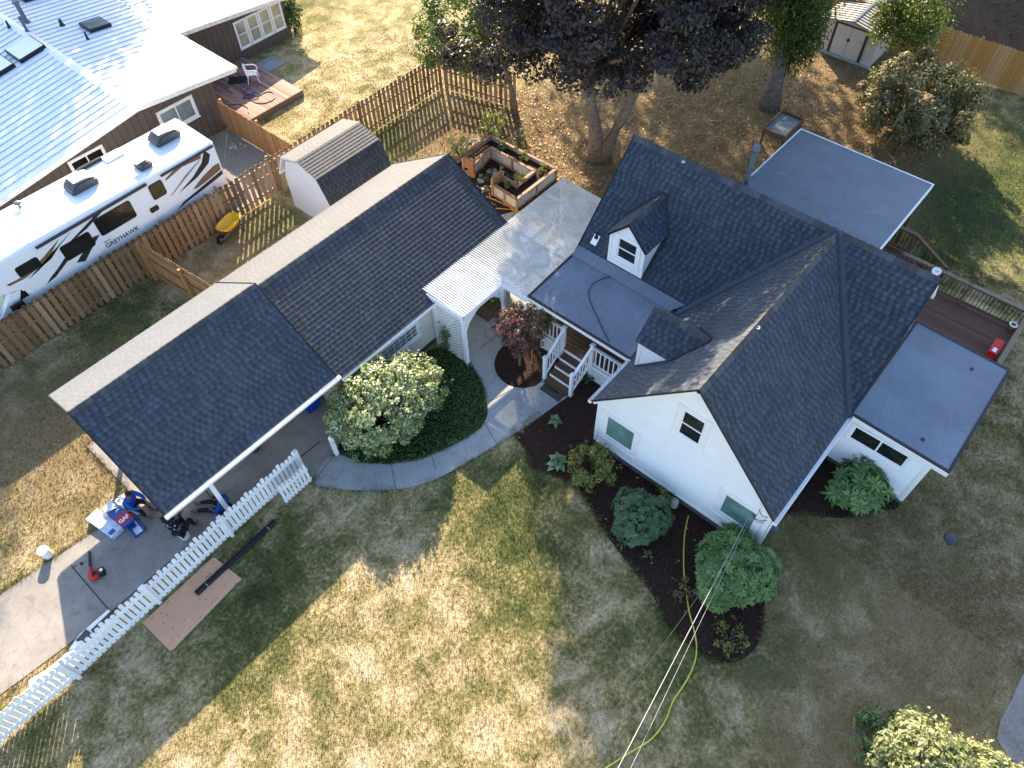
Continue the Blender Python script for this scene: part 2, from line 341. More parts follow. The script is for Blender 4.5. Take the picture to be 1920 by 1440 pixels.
    M['n_roof'] = mat('white_metal_roofing', (.86, .87, .88), .4, .5, ns=1.2, amt=.05, bs=0)
    M['n_rib'] = mat('roof_rib_metal', (.38, .45, .58), .35, .5, bs=0)
    M['n_wall'] = m_board('brown_board_siding', (.115, .092, .082), .305)
    M['n_trim'] = mat('pale_fascia', (.78, .76, .72), .5, bs=0)
    M['black'] = mat('black_plastic', (.014, .014, .015), .4, .4, bs=0)
    M['dkgrey'] = mat('dark_grey_plastic', (.055, .055, .06), .45, .4, ns=4, amt=.15, bs=0)
    M['rvwhite'] = mat('gelcoat_white', (.84, .86, .89), .22, .5, ns=1, amt=.02, bs=0)
    M['rvcream'] = mat('gelcoat_cream', (.76, .70, .66), .25, .5, ns=1, amt=.03, bs=0)
    M['rvdark'] = mat('decal_charcoal', (.035, .030, .032), .3, .5, bs=0)
    M['rvbrown'] = mat('decal_bronze', (.20, .12, .06), .3, .5, bs=0)
    M['rvgrey'] = mat('decal_grey', (.30, .28, .28), .3, .5, bs=0)
    M['yellow'] = mat('yellow_tub', (.95, .50, .015), .4, .5, ns=2, amt=.08, bs=0)
    M['orange'] = mat('orange_hose', (.62, .29, .04), .5, bs=0)
    M['yhose'] = mat('yellow_hose', (.50, .47, .06), .45, bs=0)
    M['bhose'] = mat('blue_hose', (.02, .055, .22), .45, bs=0)
    M['red'] = mat('red_plastic', (.50, .02, .02), .4, bs=0)
    M['blue'] = mat('blue_shirt', (.010, .075, .40), .8, .2, ns=10, amt=.2, bs=.2, bscale=25, bd=.02)
    M['bin'] = mat('blue_bin', (.006, .05, .34), .45, bs=0)
    M['skin'] = mat('skin', (.21, .11, .07), .6, .3, bs=0, amt=.05)
    M['hair'] = mat('hair', (.012, .009, .008), .7, bs=0)
    M['jeans'] = mat('dark_trousers', (.018, .02, .028), .85, .2, ns=9, amt=.3, bs=0)
    M['shoe'] = mat('tan_boots', (.15, .075, .038), .7, bs=0)
    M['ply'] = m_wood('plywood', (.68, .40, .275), (.58, .335, .225), rv=.06, scale=(.4, 3, 3))
    M['knot'] = mat('plywood_knots', (.17, .07, .05), .8, bs=0, rv=.4)
    M['paper'] = mat('shingle_wrapper', (.55, .62, .74), .4, ns=8, amt=.3, bs=0)
    M['pblue'] = mat('wrapper_blue', (.02, .075, .30), .35, ns=9, amt=.3, bs=0)
    M['pred'] = mat('wrapper_red', (.42, .015, .03), .35, bs=0)
    M['wire'] = mat('power_cable', (.32, .32, .33), .5, bs=0)
    M['wireb'] = mat('black_cable', (.02, .02, .022), .5, bs=0)
    M['brown'] = mat('brown_metal', (.065, .042, .032), .5, bs=0)
    M['matt'] = mat('doormat', (.09, .072, .06), .95, .1, ns=30, amt=.3, bs=.4)
    M['shed_w'] = mat('cream_metal_shed', (.60, .55, .50), .5, ns=2, amt=.06, bs=0)
    M['shed_r'] = mat('shed_roof_metal', (.40, .37, .33), .5, ns=3, amt=.12, bs=0)
    M['slate'] = mat('table_tray', (.24, .26, .28), .4, .5, ns=6, amt=.3, bs=.1)
    M['concb'] = mat('concrete_block', (.40, .39, .37), .85, bs=.2)
    # foliage
    g = lambda a, b, c: [(0, a), (.55, b), (1, c)]
    M['l_maple'] = leafmat('purple_maple_leaves', [(0, (.009, .007, .010)), (.5, (.020, .014, .020)), (.8, (.048, .030, .038)), (.93, (.08, .048, .05)), (.96, (.14, .05, .028)), (1, (.27, .10, .04))], .2, .45, .4)
    M['l_green'] = leafmat('green_tree_leaves', g((.045, .085, .018), (.09, .16, .035), (.17, .23, .06)), .4)
    M['l_birch'] = leafmat('birch_leaves', [(0, (.03, .055, .012)), (.6, (.065, .11, .02)), (.96, (.12, .16, .03)), (1, (.4, .28, .03))], .42)
    M['l_shrubt'] = leafmat('autumn_shrub_leaves', [(0, (.055, .07, .028)), (.5, (.125, .12, .05)), (.8, (.24, .18, .09)), (.95, (.40, .30, .19)), (1, (.42, .15, .10))], .32)
    M['l_hedge'] = leafmat('hedge_leaves', [(0, (.045, .08, .02)), (.35, (.15, .21, .06)), (.7, (.48, .54, .26)), (1, (.74, .76, .54))], .38, .3, .9)
    M['l_rhodo'] = leafmat('dark_evergreen_leaves', g((.028, .065, .034), (.065, .13, .06), (.14, .22, .10)), .2, .4)
    M['l_rhodo2'] = leafmat('evergreen_leaves', g((.045, .10, .028), (.105, .20, .052), (.22, .33, .10)), .2, .4)
    M['l_yellow'] = leafmat('yellow_green_leaves', [(0, (.07, .10, .025)), (.6, (.19, .21, .05)), (1, (.38, .34, .09))], .3)
    M['l_hosta'] = leafmat('hosta_leaves', g((.10, .19, .09), (.17, .27, .12), (.36, .38, .16)), .25)
    M['l_pink'] = leafmat('pink_leaves', [(0, (.05, .028, .026)), (.5, (.11, .055, .045)), (.72, (.19, .12, .07)), (.86, (.42, .05, .13)), (1, (.60, .11, .22))], .3)
    M['l_grass'] = leafmat('groundcover_leaves', g((.03, .065, .016), (.06, .115, .028), (.13, .20, .05)), .3)
    M['l_veg'] = leafmat('vegetable_leaves', g((.07, .12, .03), (.16, .22, .06), (.34, .36, .12)), .4)
    M['l_fall'] = leafmat('fallen_leaf', [(0, (.16, .08, .03)), (.5, (.34, .21, .07)), (1, (.52, .40, .22))], .2)
    M['l_lit'] = leafmat('pale_bush_leaves', [(0, (.08, .11, .03)), (.45, (.24, .28, .10)), (.92, (.52, .52, .30)), (1, (.42, .17, .08))], .35)
    M['l_blade'] = leafmat('grass_blades', [(0, (.13, .15, .045)), (.3, (.27, .22, .10)), (.7, (.42, .33, .19)), (1, (.52, .44, .29))], .3, .7, .2)
mk()
# ---------------------------------------------------------------- foliage helpers
def leaf_mesh(name, P, N, size, material, parent=None, aspect=.55, fold=.25, jit=.4, rnd=None):
    P = np.asarray(P, float); n = len(P); N = np.asarray(N, float) + rng.normal(0, .55, (n, 3)); N /= np.linalg.norm(N, axis=1)[:, None]+1e-9
    T = rng.normal(0, 1, (n, 3)); T -= (T*N).sum(1)[:, None]*N; T /= np.linalg.norm(T, axis=1)[:, None]+1e-9
    S = np.cross(N, T); L = size*(1 + jit*rng.uniform(-1, 1, n))[:, None]; W = L*aspect
    v = np.empty((n, 4, 3)); v[:, 0] = P - T*L*.5; v[:, 1] = P + S*W*.5 + N*L*fold*.5; v[:, 2] = P + T*L*.5; v[:, 3] = P - S*W*.5 + N*L*fold*.5
    off = wloc(parent) if parent else Vector((0, 0, 0)); v -= np.array(off)
    me = bpy.data.meshes.new(name); me.vertices.add(n*4); me.loops.add(n*4); me.polygons.add(n)
    me.vertices.foreach_set('co', v.reshape(-1)); me.loops.foreach_set('vertex_index', np.arange(n*4, dtype=np.int32))
    me.polygons.foreach_set('loop_start', np.arange(0, n*4, 4, dtype=np.int32)); me.polygons.foreach_set('loop_total', np.full(n, 4, dtype=np.int32))
    at = me.attributes.new('rnd', 'FLOAT', 'FACE'); at.data.foreach_set('value', (rng.uniform(0, 1, n) if rnd is None else np.clip(rnd, 0, 1)).astype(np.float32))
    me.update(); me.materials.append(material)
    o = bpy.data.objects.new(name, me); COL.objects.link(o)
    if parent: o.parent = parent
    return o
def clump_points(c, rad, nclump, nleaf, crad, shell=.55, zmin=None, flat=1.0):
    c = np.array(c, float); rad = np.array(rad, float)
    d = rng.normal(0, 1, (nclump, 3)); d /= np.linalg.norm(d, axis=1)[:, None]; q = rng.uniform(shell**3, 1, nclump)**(1/3)
    C = c + d*rad*q[:, None]
    if zmin is not None: C[:, 2] = np.maximum(C[:, 2], zmin + rng.uniform(0, .5, nclump)*crad)
    cr = crad*rng.uniform(.6, 1.25, nclump)
    idx = rng.integers(0, nclump, nleaf); dd = rng.normal(0, 1, (nleaf, 3)); dd /= np.linalg.norm(dd, axis=1)[:, None]
    rr = rng.uniform(.35, 1, nleaf)**.6
    P = C[idx] + dd*(cr[idx]*rr)[:, None]*np.array([1, 1, flat])
    if zmin is not None: P[:, 2] = np.maximum(P[:, 2], zmin*.9)
    N = dd + .6*(P-c)/rad + np.array([0, 0, .6])
    tone = rng.uniform(0, 1, nclump)[idx]*.35 + rng.uniform(0, 1, nleaf)*.65
    return P, N, tone, C
def sprigs(C, rad, n, length, per=14):
    """leaf points along loose shoots that stick out of a shrub"""
    C = np.array(C); d = rng.normal(0, 1, (n, 3)); d[:, 2] = np.abs(d[:, 2]); d /= np.linalg.norm(d, axis=1)[:, None]; P = []; N = []
    for i in range(n):
        st = C + d[i]*np.array(rad)*.92; ax = d[i] + np.array([0, 0, .6]) + rng.normal(0, .35, 3); ax /= np.linalg.norm(ax); L = length*rng.uniform(.5, 1.3)
        t = rng.uniform(0, 1, per); P.append(st + ax*(t*L)[:, None] + rng.normal(0, .035, (per, 3))); N.append(np.tile(d[i], (per, 1)))
    P = np.concatenate(P); return P, np.concatenate(N), rng.uniform(.3, 1, len(P)), C[None]
def shrub(name, label, cat, base, rad, nleaf, leaf, material, nclump=30, crad=.25, zc=None, stems=6, group=None, shell=.5, aspect=.5, flat=1.0, smat='twig', fol='foliage'):
    b = Vector(base); o = thing(name, label, cat, b, group); zc = rad[2]*.95 if zc is None else zc
    c = (b.x, b.y, b.z+zc); P, N, tn, C = clump_points(c, rad, nclump, nleaf, crad, shell, zmin=b.z+.04, flat=flat)
    S = sprigs(c, rad, max(4, nleaf//140), .35*max(rad), 9); P, N, tn = np.concatenate([P, S[0]]), np.concatenate([N, S[1]]), np.concatenate([tn, S[2]])
    leaf_mesh(fol, P, N, leaf, material, o, aspect, rnd=tn)
    m = MB()
    for i in range(stems):
        e = Vector(C[i % len(C)]); s0 = b + V3(random.uniform(-.06, .06), random.uniform(-.06, .06), -.02)
        mid = s0.lerp(e, .5) + V3(0, 0, .1*rad[2]); m.tube([s0, mid, e], [.022, .016, .006], 6)
    m.build('stems', M[smat], o)
    return o
def whorl_shrub(name, label, base, rad, nw, leaf, material, per=8, zc=None, aspect=.3, stems=10):
    """evergreen shrub whose long leaves stand in whorls at the shoot tips"""
    b = Vector(base); o = thing(name, label, 'shrub', b); zc = rad[2]*.9 if zc is None else zc; n = nw
    d = rng.normal(0, 1, (n, 3)); d[:, 2] = np.abs(d[:, 2])*1.1-.35; d /= np.linalg.norm(d, axis=1)[:, None]
    ph = rng.uniform(0, 6, 4); az = np.arctan2(d[:, 1], d[:, 0]); sc = 1+.12*np.sin(3*az+ph[0])+.08*np.sin(5*az+ph[1]+4*d[:, 2])+rng.normal(0, .07, n)
    q = np.where(rng.uniform(0, 1, n) < .7, 1.0, rng.uniform(.45, .95, n))*sc
    C = np.array((b.x, b.y, b.z+zc)) + d*np.array(rad)*q[:, None]; C[:, 2] = np.maximum(C[:, 2], b.z+.06)
    ax = d + np.array([0, 0, .7]) + rng.normal(0, .2, (n, 3)); ax /= np.linalg.norm(ax, axis=1)[:, None]
    e1 = np.cross(ax, rng.normal(0, 1, (n, 3))); e1 /= np.linalg.norm(e1, axis=1)[:, None]; e2 = np.cross(ax, e1)
    V = []; R = []; tone = rng.uniform(0, 1, n)
    for k in range(per):
        a = 2*PI*k/per + rng.uniform(-.25, .25, n); el = rng.uniform(.0, .55, n); T = (e1*np.cos(a)[:, None]+e2*np.sin(a)[:, None])*np.cos(el)[:, None]+ax*np.sin(el)[:, None]
        S = np.cross(ax, T); S /= np.linalg.norm(S, axis=1)[:, None]; L = (leaf*rng.uniform(.75, 1.2, n))[:, None]
        v = np.empty((n, 4, 3)); v[:, 0] = C; v[:, 1] = C+T*L*.55+S*L*aspect*.5; v[:, 2] = C+T*L-ax*L*.1; v[:, 3] = C+T*L*.55-S*L*aspect*.5; V.append(v); R.append(tone*.6+.4*rng.uniform(0, 1, n))
    v = np.concatenate(V)-np.array(b); m_ = len(v); me = bpy.data.meshes.new('foliage'); me.vertices.add(m_*4); me.loops.add(m_*4); me.polygons.add(m_)
    me.vertices.foreach_set('co', v.reshape(-1)); me.loops.foreach_set('vertex_index', np.arange(m_*4, dtype=np.int32)); me.polygons.foreach_set('loop_start', np.arange(0, m_*4, 4, dtype=np.int32)); me.polygons.foreach_set('loop_total', np.full(m_, 4, dtype=np.int32))
    at = me.attributes.new('rnd', 'FLOAT', 'FACE'); at.data.foreach_set('value', np.clip(np.concatenate(R), 0, 1).astype(np.float32)); me.update(); me.materials.append(material)
    f = bpy.data.objects.new('foliage', me); COL.objects.link(f); f.parent = o; m = MB()
    for i in range(stems*3): e = Vector(C[i]); s0 = b+V3(random.uniform(-.08, .08), random.uniform(-.08, .08), -.02); m.tube([s0, s0.lerp(e, .5)+Z*.08, e], [.024, .016, .006], 6)
    m.build('stems', M['twig'], o); return o
def rosette(name, label, base, n, L, material, cat='plant', wide=.62):
    b = Vector(base); o = thing(name, label, cat, b); m = MB()
    for i in range(n):
        a = 2.4*i + random.uniform(-.3, .3); t = .35 + .65*(i/n); h = L*(1.0-t)*.9 + .08; d = V3(math.cos(a), math.sin(a), 0); s = V3(-math.sin(a), math.cos(a), 0)
        ll = L*t*random.uniform(.85, 1.1); w_ = ll*wide; r = random.random(); r2 = r*.8
        st = b + d*ll*.12 + Z*h*.6; p = [st, b+d*ll*.45+s*w_*.5+Z*(h+.03), b+d*ll*.5+Z*(h), b+d*ll*.45-s*w_*.5+Z*(h+.03), b+d*ll*1.0+Z*(h*.7)]
        m.face([p[0], p[2], p[1]], r); m.face([p[0], p[3], p[2]], r2); m.face([p[1], p[2], p[4]], r); m.face([p[2], p[3], p[4]], r2)
    m.build('leaves', material, o, recalc=False)
    k = MB(); k.cyl(b-Z*.02, b+Z*.1, .02, .012, 6); k.build('stem', M['twig'], o)
    return o
# ---------------------------------------------------------------- roof helper
def shingles(mb, poly, u, v, n, o, course=.145, step=.013):
    """convex polygon -> stepped shingle courses; u along the eave, v up the slope, n outward normal, o origin on the eave"""
    q = [((p-o).dot(u), (p-o).dot(v)) for p in poly]
    vmin, vmax = min(b for a, b in q), max(b for a, b in q); k0 = math.floor(vmin/course)
    def clip(pg, lim, keep_above):
        out = []
        for i in range(len(pg)):
            a, b = pg[i], pg[(i+1) % len(pg)]; ia = (a[1] >= lim-1e-9) if keep_above else (a[1] <= lim+1e-9); ib = (b[1] >= lim-1e-9) if keep_above else (b[1] <= lim+1e-9)
            if ia: out.append(a)
            if ia != ib and abs(b[1]-a[1]) > 1e-12:
                t = (lim-a[1])/(b[1]-a[1]); out.append((a[0]+t*(b[0]-a[0]), lim))
        return out
    while k0*course < vmax-1e-6:
        lo, hi = k0*course, (k0+1)*course; pg = clip(clip(q, lo, True), hi, False); k0 += 1
        if len(pg) < 3: continue
        P = [o + u*a + v*b + n*(step*(1-(b-lo)/course)+.004) for a, b in pg]
        mb.face(P, uv=[(a, b-1e-4 if b > lo+1e-6 else b+1e-4) for a, b in pg])
        low = sorted([a for a, b in pg if abs(b-lo) < 1e-6])
        if len(low) >= 2:
            a0, a1 = low[0], low[-1]; A = o+u*a0+v*lo; Bq = o+u*a1+v*lo
            mb.face([A+n*.0, Bq+n*.0, Bq+n*(step+.004), A+n*(step+.004)], uv=[(a0, lo+1e-3), (a1, lo+1e-3), (a1, lo+1e-3), (a0, lo+1e-3)])
def ridge_caps(mb, a, b, n1, n2, w=.14, pitch=.21, lift=.02):
    a, b = Vector(a), Vector(b); d = (b-a); L = d.length; d.normalize(); k = int(L/pitch)
    for i in range(k):
        s0, s1 = a + d*(i*L/k), a + d*((i+1)*L/k+.02); h0, h1 = lift+.012, lift
        for nn in (n1, n2):
            t = d.cross(nn); t = t if t.z < 0 else -t
            r = random.random()
            e0, e1 = s0 + t*w + nn*h0*.6, s1 + t*w + nn*h1*.6
            mb.face([s0+Z*h0, s1+Z*h1, e1, e0], r); mb.face([s0+Z*h0, e0, e0-nn*.02, s0+Z*(h0-.02)], r)
def slab(mb, poly, n, th, m=0): mb.prism([Vector(p)-Vector(n)*th for p in poly], Vector(n)*(th-.001), m=m)
def window(parent, o, u, v, n, w, h, kind='double', trim=.11, glass='glass', pane_parent=None, fname='window', tm='white', bars=None, sub=True):
    """window with lower-left corner o of the glazed opening, in a wall with axes u, v, outward n"""
    f = MB()
    for (a, b, c, d) in ((-trim, w+trim, h, h+trim), (-trim, w+trim, -trim, 0), (-trim, 0, 0, h), (w, w+trim, 0, h)): f.obox(o, u, v, n, (a, b), (c, d), (-.01, .032))
    f.obox(o, u, v, n, (-trim-.03, w+trim+.03), (-trim-.03, -trim), (-.01, .05))
    s = .045
    for (a, b, c, d) in ((0, w, h-s, h), (0, w, 0, s), (0, s, s, h-s), (w-s, w, s, h-s)): f.obox(o, u, v, n, (a, b), (c, d), (-.01, .02))
    if kind == 'double': f.obox(o, u, v, n, (s, w-s), (h*.5-.022, h*.5+.022), (-.01, .024))
    if kind == 'slider': f.obox(o, u, v, n, (w*.5-.025, w*.5+.025), (s, h-s), (-.01, .024))
    if bars:
        for i in range(1, bars[0]): f.obox(o, u, v, n, (w*i/bars[0]-.011, w*i/bars[0]+.011), (s, h-s), (-.01, .018))
        for j in range(1, bars[1]): f.obox(o, u, v, n, (s, w-s), (h*j/bars[1]-.011, h*j/bars[1]+.011), (-.01, .016))
    fo = f.build(fname if sub else 'window_frame', M[tm], parent)
    p = MB(); p.obox(o, u, v, n, (s*.5, w-s*.5), (s*.5, h-s*.5), (-.02, .008)); p.build('pane', M[glass], fo if sub else parent)
    if glass == 'teal':
        p = MB(); p.obox(o, u, v, n, (s+.03, w-s-.02), (h*.30, h*.30+.012), (.0082, .0105)); p.obox(o, u, v, n, (w*.52, w*.60), (h*.27, h*.31), (.0082, .011)); p.build('blind_rail', M['dkgrey'], fo)
    return fo
# ================================================================ GROUND
def smooth_poly(pts, n=6):
    P = [Vector(p) for p in pts]; k = len(P); out = []
    for i in range(k):
        p0, p1, p2, p3 = P[i-1], P[i], P[(i+1) % k], P[(i+2) % k]
        for j in range(n):
            t = j/n; out.append(.5*((2*p1)+(p2-p0)*t+(2*p0-5*p1+4*p2-p3)*t*t+(3*p1-p0-3*p2+p3)*t**3))
    return out
def sheet(name, pts, z, material, th=.03):
    m = MB(); m.prism([V3(p[0], p[1], z-th) for p in pts], (0, 0, th)); o = m.build(name, material); return tag(o, kind='structure')
g = MB()
N_ = 60
for i in range(N_):
    for j in range(N_):
        a, b = -140+i*300/N_, -140+j*300/N_; s_ = 300/N_
        g.face([(a, b, 0), (a+s_, b, 0), (a+s_, b+s_, 0), (a, b+s_, 0)])
lawn = tag(g.build('lawn', M['lawn'], recalc=False), kind='structure')
# driveway, with its strip joints
DW = [(-9, 16.6), (-3.9, 16.02), (-1.1, 15.72), (.4, 15.9), (6.5, 18.7), (6.5, 13.0), (5.25, 12.35), (4.5, 12.1), (3.0, 12.5), (1.2, 12.75), (-2.1, 13.1), (-4.6, 13.35), (-9, 13.9)]
sheet('driveway', [(-9, 16.6), (-3.9, 16.02), (-1.1, 15.72), (.3, 15.75), (.3, 18.6), (6.45, 18.6), (6.45, 13.0), (5.25, 12.33), (4.45, 12.16), (3.0, 12.62), (1.2, 12.85), (-2.15, 13.2), (-4.6, 13.4), (-9, 13.9)], .025, M['conc'], .06)
j = MB()
for (a, b) in (((208, 1148), (362, 1015)), ((362, 1015), (600, 828)), ((133, 1060), (208, 1148)), ((412, 950), (372, 905))):
    A, Bq = gp(*a, .03), gp(*b, .03); j.bar(A, Bq, .03, .004)
tag(j.build('driveway_joints', M['joint']), kind='structure')
WK = smooth_poly([(4.15, 12.0, 0), (4.45, 11.4, 0), (4.95, 10.7, 0), (5.6, 9.97, 0), (6.5, 9.35, 0), (7.6, 8.98, 0), (9, 8.62, 0), (10.2, 8.37, 0), (11.2, 8.2, 0), (11.85, 8.15, 0), (11.9, 8.7, 0), (11.85, 9.15, 0), (11.35, 9.2, 0), (10.95, 9.5, 0), (10.75, 10.0, 0), (10.9, 10.6, 0), (11.4, 11.05, 0), (12.3, 11.2, 0), (15, 11.2, 0), (17.4, 11.4, 0), (17.4, 13.05, 0), (14, 13.1, 0), (11.3, 13.0, 0), (10.85, 12.2, 0), (10.62, 11.5, 0), (10.3, 10.7, 0), (9.9, 10.15, 0), (9.45, 9.68, 0), (8.9, 9.5, 0), (8.3, 9.6, 0), (7.5, 9.86, 0), (6.8, 10.2, 0), (6.1, 10.8, 0), (5.55, 11.5, 0), (5.3, 12.2, 0), (4.8, 12.35, 0)], 5)
sheet('walkway', WK, .03, M['walk'], .05)
j = MB()
for (a, b) in (((590, 900), (627, 853)), ((742, 917), (733, 868)), ((932, 833), (907, 790)), ((912, 756), (960, 730)), ((900, 655), (945, 615)), ((905, 625), (925, 640)), ((818, 880), (808, 852))):
    A, Bq = gp(*a, .034), gp(*b, .034); j.bar(A, Bq, .014, .004)
tag(j.build('walkway_joints', M['joint']), kind='structure')
# mulch beds
BED = [gp(x, y) for x, y in ((985, 815), (986, 845), (995, 870), (1015, 886), (1050, 897), (1090, 926), (1112, 960), (1142, 1010), (1180, 1060), (1220, 1110), (1250, 1168), (1300, 1215), (1355, 1241), (1400, 1232), (1428, 1190), (1433, 1130), (1424, 1085))] + [V3(10.9, .42, 0), V3(10.9, 6.5, 0), V3(13.2, 6.6, 0), V3(12.8, 8.2, 0), V3(11.8, 8.3, 0), V3(11.0, 8.4, 0), V3(9.9, 8.55, 0)]
BED = smooth_poly(BED[:17], 4)[:-8] + [BED[15], BED[16]] + BED[17:]
sheet('mulch_bed', BED, .012, M['mulch'], .03)
RING = smooth_poly([(11.9, 9.05, 0), (11.35, 9.05, 0), (10.85, 9.4, 0), (10.62, 10.0, 0), (10.78, 10.65, 0), (11.3, 11.15, 0), (12.2, 11.3, 0), (12.9, 11.0, 0), (12.95, 9.2, 0)], 5)
sheet('mulch_ring', RING, .012, M['mulch'], .03)
RB = smooth_poly([(10.85, .8, 0), (12.2, .75, 0), (12.6, .5, 0), (12.95, 0, 0), (13.45, -.72, 0), (14.2, -1.35, 0), (14.85, -1.78, 0), (15.1, -1.2, 0), (15, .8, 0)], 4)
sheet('side_mulch_bed', RB, .012, M['mulch'], .03)
sheet('gravel_patch', [(4.5, 23.8), (12.6, 23.95), (14.2, 25.0), (13.4, 28.95), (4.5, 28.95)], .008, M['gravel'], .02)
sheet('garden_floor', [(16.6, 13.4), (17.4, 15.3), (20.0, 15.3), (20, 18.6), (17.0, 18.6), (15.2, 17.2), (14.7, 13.4)], .008, M['soil'], .02)
sheet('patio_slab', [(14.5, 13.3), (17.3, 13.3), (17.5, 15.4), (14.5, 17.0)], .016, M['walk'], .03)
sheet('woodland_floor', [(38.5, 60), (38.5, -40), (110, -40), (110, 60)], .008, M['wood_floor'], .02)
sheet('hedge_bed', [(9.9, 13.1), (10.6, 12.7), (10.75, 11.5), (10.3, 10.5), (9.6, 9.6), (8.7, 9.35), (7.5, 9.7), (6.1, 10.6), (5.15, 11.8), (5.1, 12.5), (5.6, 13.1)], .010, M['soil'], .02)
sheet('street', [gp(1940, 1225).to_2d(), gp(1915, 1270).to_2d(), gp(1895, 1315).to_2d(), gp(1876, 1350).to_2d(), gp(1868, 1385).to_2d(), gp(1890, 1420).to_2d(), (9, -20), (16, -20)], .02, M['conc'], .03)

# ================================================================ MAIN HOUSE
house = thing('house', 'white sided house with steep charcoal shingle roofs and a gable facing the front lawn', 'house', (14.5, 3.56, 0))
RZ, EZ, YR, XR = 5.72, 2.6, 3.56, 17.6
GS = (RZ-EZ)/2.89; MS = (RZ-EZ)/3.0
m = MB()
m.prism([(10.75, .77, .38), (10.75, 6.38, .38), (10.75, 6.38, 2.58), (10.75, YR, RZ-.16), (10.75, .77, 2.58)], (4.2, 0, 0))
m.prism([(14.9, .772, .38), (20.3, .772, .38), (20.3, .772, 2.7), (XR, .772, RZ-.16), (14.9, .772, 2.7)], (0, 9.33, 0))
m.build('wall', M['siding'], house)
m = MB(); m.box(10.78, 20.27, .80, 6.35, -.02, .38); m.box(14.93, 20.27, 6.35, 10.07, -.02, .38); m.build('foundation', M['found'], house)
# trims on the front gable: corner boards and belt
m = MB()
for (y0, y1) in ((.77, .88), (6.27, 6.38)): m.box(10.725, 10.752, y0, y1, .36, 2.62)
m.box(10.73, 14.6, .745, .772, .36, .46); m.box(10.72, 10.752, .88, 6.27, .33, .40)
m.box(10.75, 10.86, .742, .769, .46, 2.6); m.box(10.75, 10.86, 6.381, 6.405, .46, 2.6)
m.build('corner_trim', M['white'], house)
# roof decks
nl = V3(0, GS, 1).normalized(); nr = V3(0, -GS, 1).normalized(); nf = V3(-MS, 0, 1).normalized(); nb = V3(MS, 0, 1).normalized()
PL = [V3(10.48, 6.45, EZ), V3(10.48, YR, RZ), V3(XR, YR, RZ), V3(14.6, 6.45, EZ)]
PR = [V3(10.48, .67, EZ), V3(14.6, .67, EZ), V3(XR, YR, RZ), V3(10.48, YR, RZ)]
PFL = [V3(14.6, 10.42, EZ), V3(14.6, 6.45, EZ), V3(XR, YR, RZ), V3(XR, 10.42, RZ)]
PFR = [V3(14.6, .67, EZ), V3(XR, .67, RZ), V3(XR, YR, RZ)]
PB = [V3(20.6, .67, EZ), V3(20.6, 10.42, EZ), V3(XR, 10.42, RZ), V3(XR, .67, RZ)]
m = MB()
for p, n in ((PL, nl), (PR, nr), (PFL, nf), (PFR, nf), (PB, nb)): slab(m, p, n, .11)
rf = m.build('roof', M['white'], house)
m = MB(); up = lambda n, h: (Z - n*Z.dot(n)).normalized()
shingles(m, PL, X, up(nl, 0), nl, V3(10.48, 6.45, EZ)); shingles(m, PR, X, up(nr, 0), nr, V3(10.48, .67, EZ))
shingles(m, PFL, Y, up(nf, 0), nf, V3(14.6, .67, EZ)); shingles(m, PFR, Y, up(nf, 0), nf, V3(14.6, .67, EZ)); shingles(m, PB, Y, up(nb, 0), nb, V3(20.6, .67, EZ))
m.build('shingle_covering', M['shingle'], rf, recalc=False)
m = MB(); ridge_caps(m, (10.46, YR, RZ+.012), (17.3, YR, RZ+.012), nl, nr, .17); m.build('ridge_cap', M['cap'], rf, recalc=False); m = MB(); ridge_caps(m, (XR, .62, RZ+.012), (XR, 10.47, RZ+.012), nf, nb, .17, lift=.03)
m.build('ridge_cap', M['cap'], rf, recalc=False)
m = MB()
def valley(a, b, na, nb_, wd=.13, lift=.024):
    a, b = Vector(a), Vector(b); d = (b-a).normalized()
    for nn in (na, nb_):
        t = d.cross(nn); t = t if t.z > 0 else -t; t.normalize()
        m.face([a+nn*lift, b+nn*lift, b+t*wd+nn*lift, a+t*wd+nn*lift])
valley((14.6, .67, EZ), (XR, YR, RZ), nr, nf); m.build('valley_flashing', M['flash'], rf, recalc=False); m = MB(); valley((14.6, 6.45, EZ), (XR, YR, RZ), nl, nf)
m.build('valley_flashing', M['flash'], rf, recalc=False)
m = MB()
for (a, b) in ((PL[0], PL[1]), (PR[3], PR[0]), (PFR[0], PFR[1]), (PFL[0], PFL[3])):
    dx = V3(-.015, 0, 0) if abs(a.x-b.x) < .1 else (V3(0, -.015, 0) if a.y < 2 else V3(0, .015, 0))
    m = MB(); m.bar(a+dx+V3(0, 0, .015), b+dx+V3(0, 0, .015), .03, .05); m.build('rake_edge', M['drip'], rf)
m = MB()   # gutters
def gutter(a, b, out, w_=.1, h_=.09):
    a, b, out = Vector(a), Vector(b), Vector(out); d = (b-a).normalized(); L = (b-a).length
    m.obox(a, d, out, Z, (0, L), (0, .012), (-h_, 0)); m.obox(a, d, out, Z, (0, L), (w_-.012, w_), (-h_, .004)); m.obox(a, d, out, Z, (0, L), (.012, w_-.012), (-h_, -h_+.012))
    m.obox(a, d, out, Z, (-.012, 0), (0, w_), (-h_, .002)); m.obox(a, d, out, Z, (L, L+.012), (0, w_), (-h_, .002))
gutter((10.46, .655, EZ-.02), (14.7, .655, EZ-.02), (0, -1, 0)); m.build('gutter', M['white'], house); m = MB(); gutter((10.46, 6.465, EZ-.02), (12.4, 6.465, EZ-.02), (0, 1, 0))
m.build('gutter', M['white'], house)
m = MB(); m.tube([(14.72, .58, 2.5), (14.8, .68, 2.3), (14.82, .70, .2)], .035, 8); m.build('downspout', M['white'], house); m = MB(); m.tube([(10.9, .60, 2.5), (10.85, .70, 2.35), (10.85, .71, .3)], .03, 8); m.build('downspout', M['white'], house)
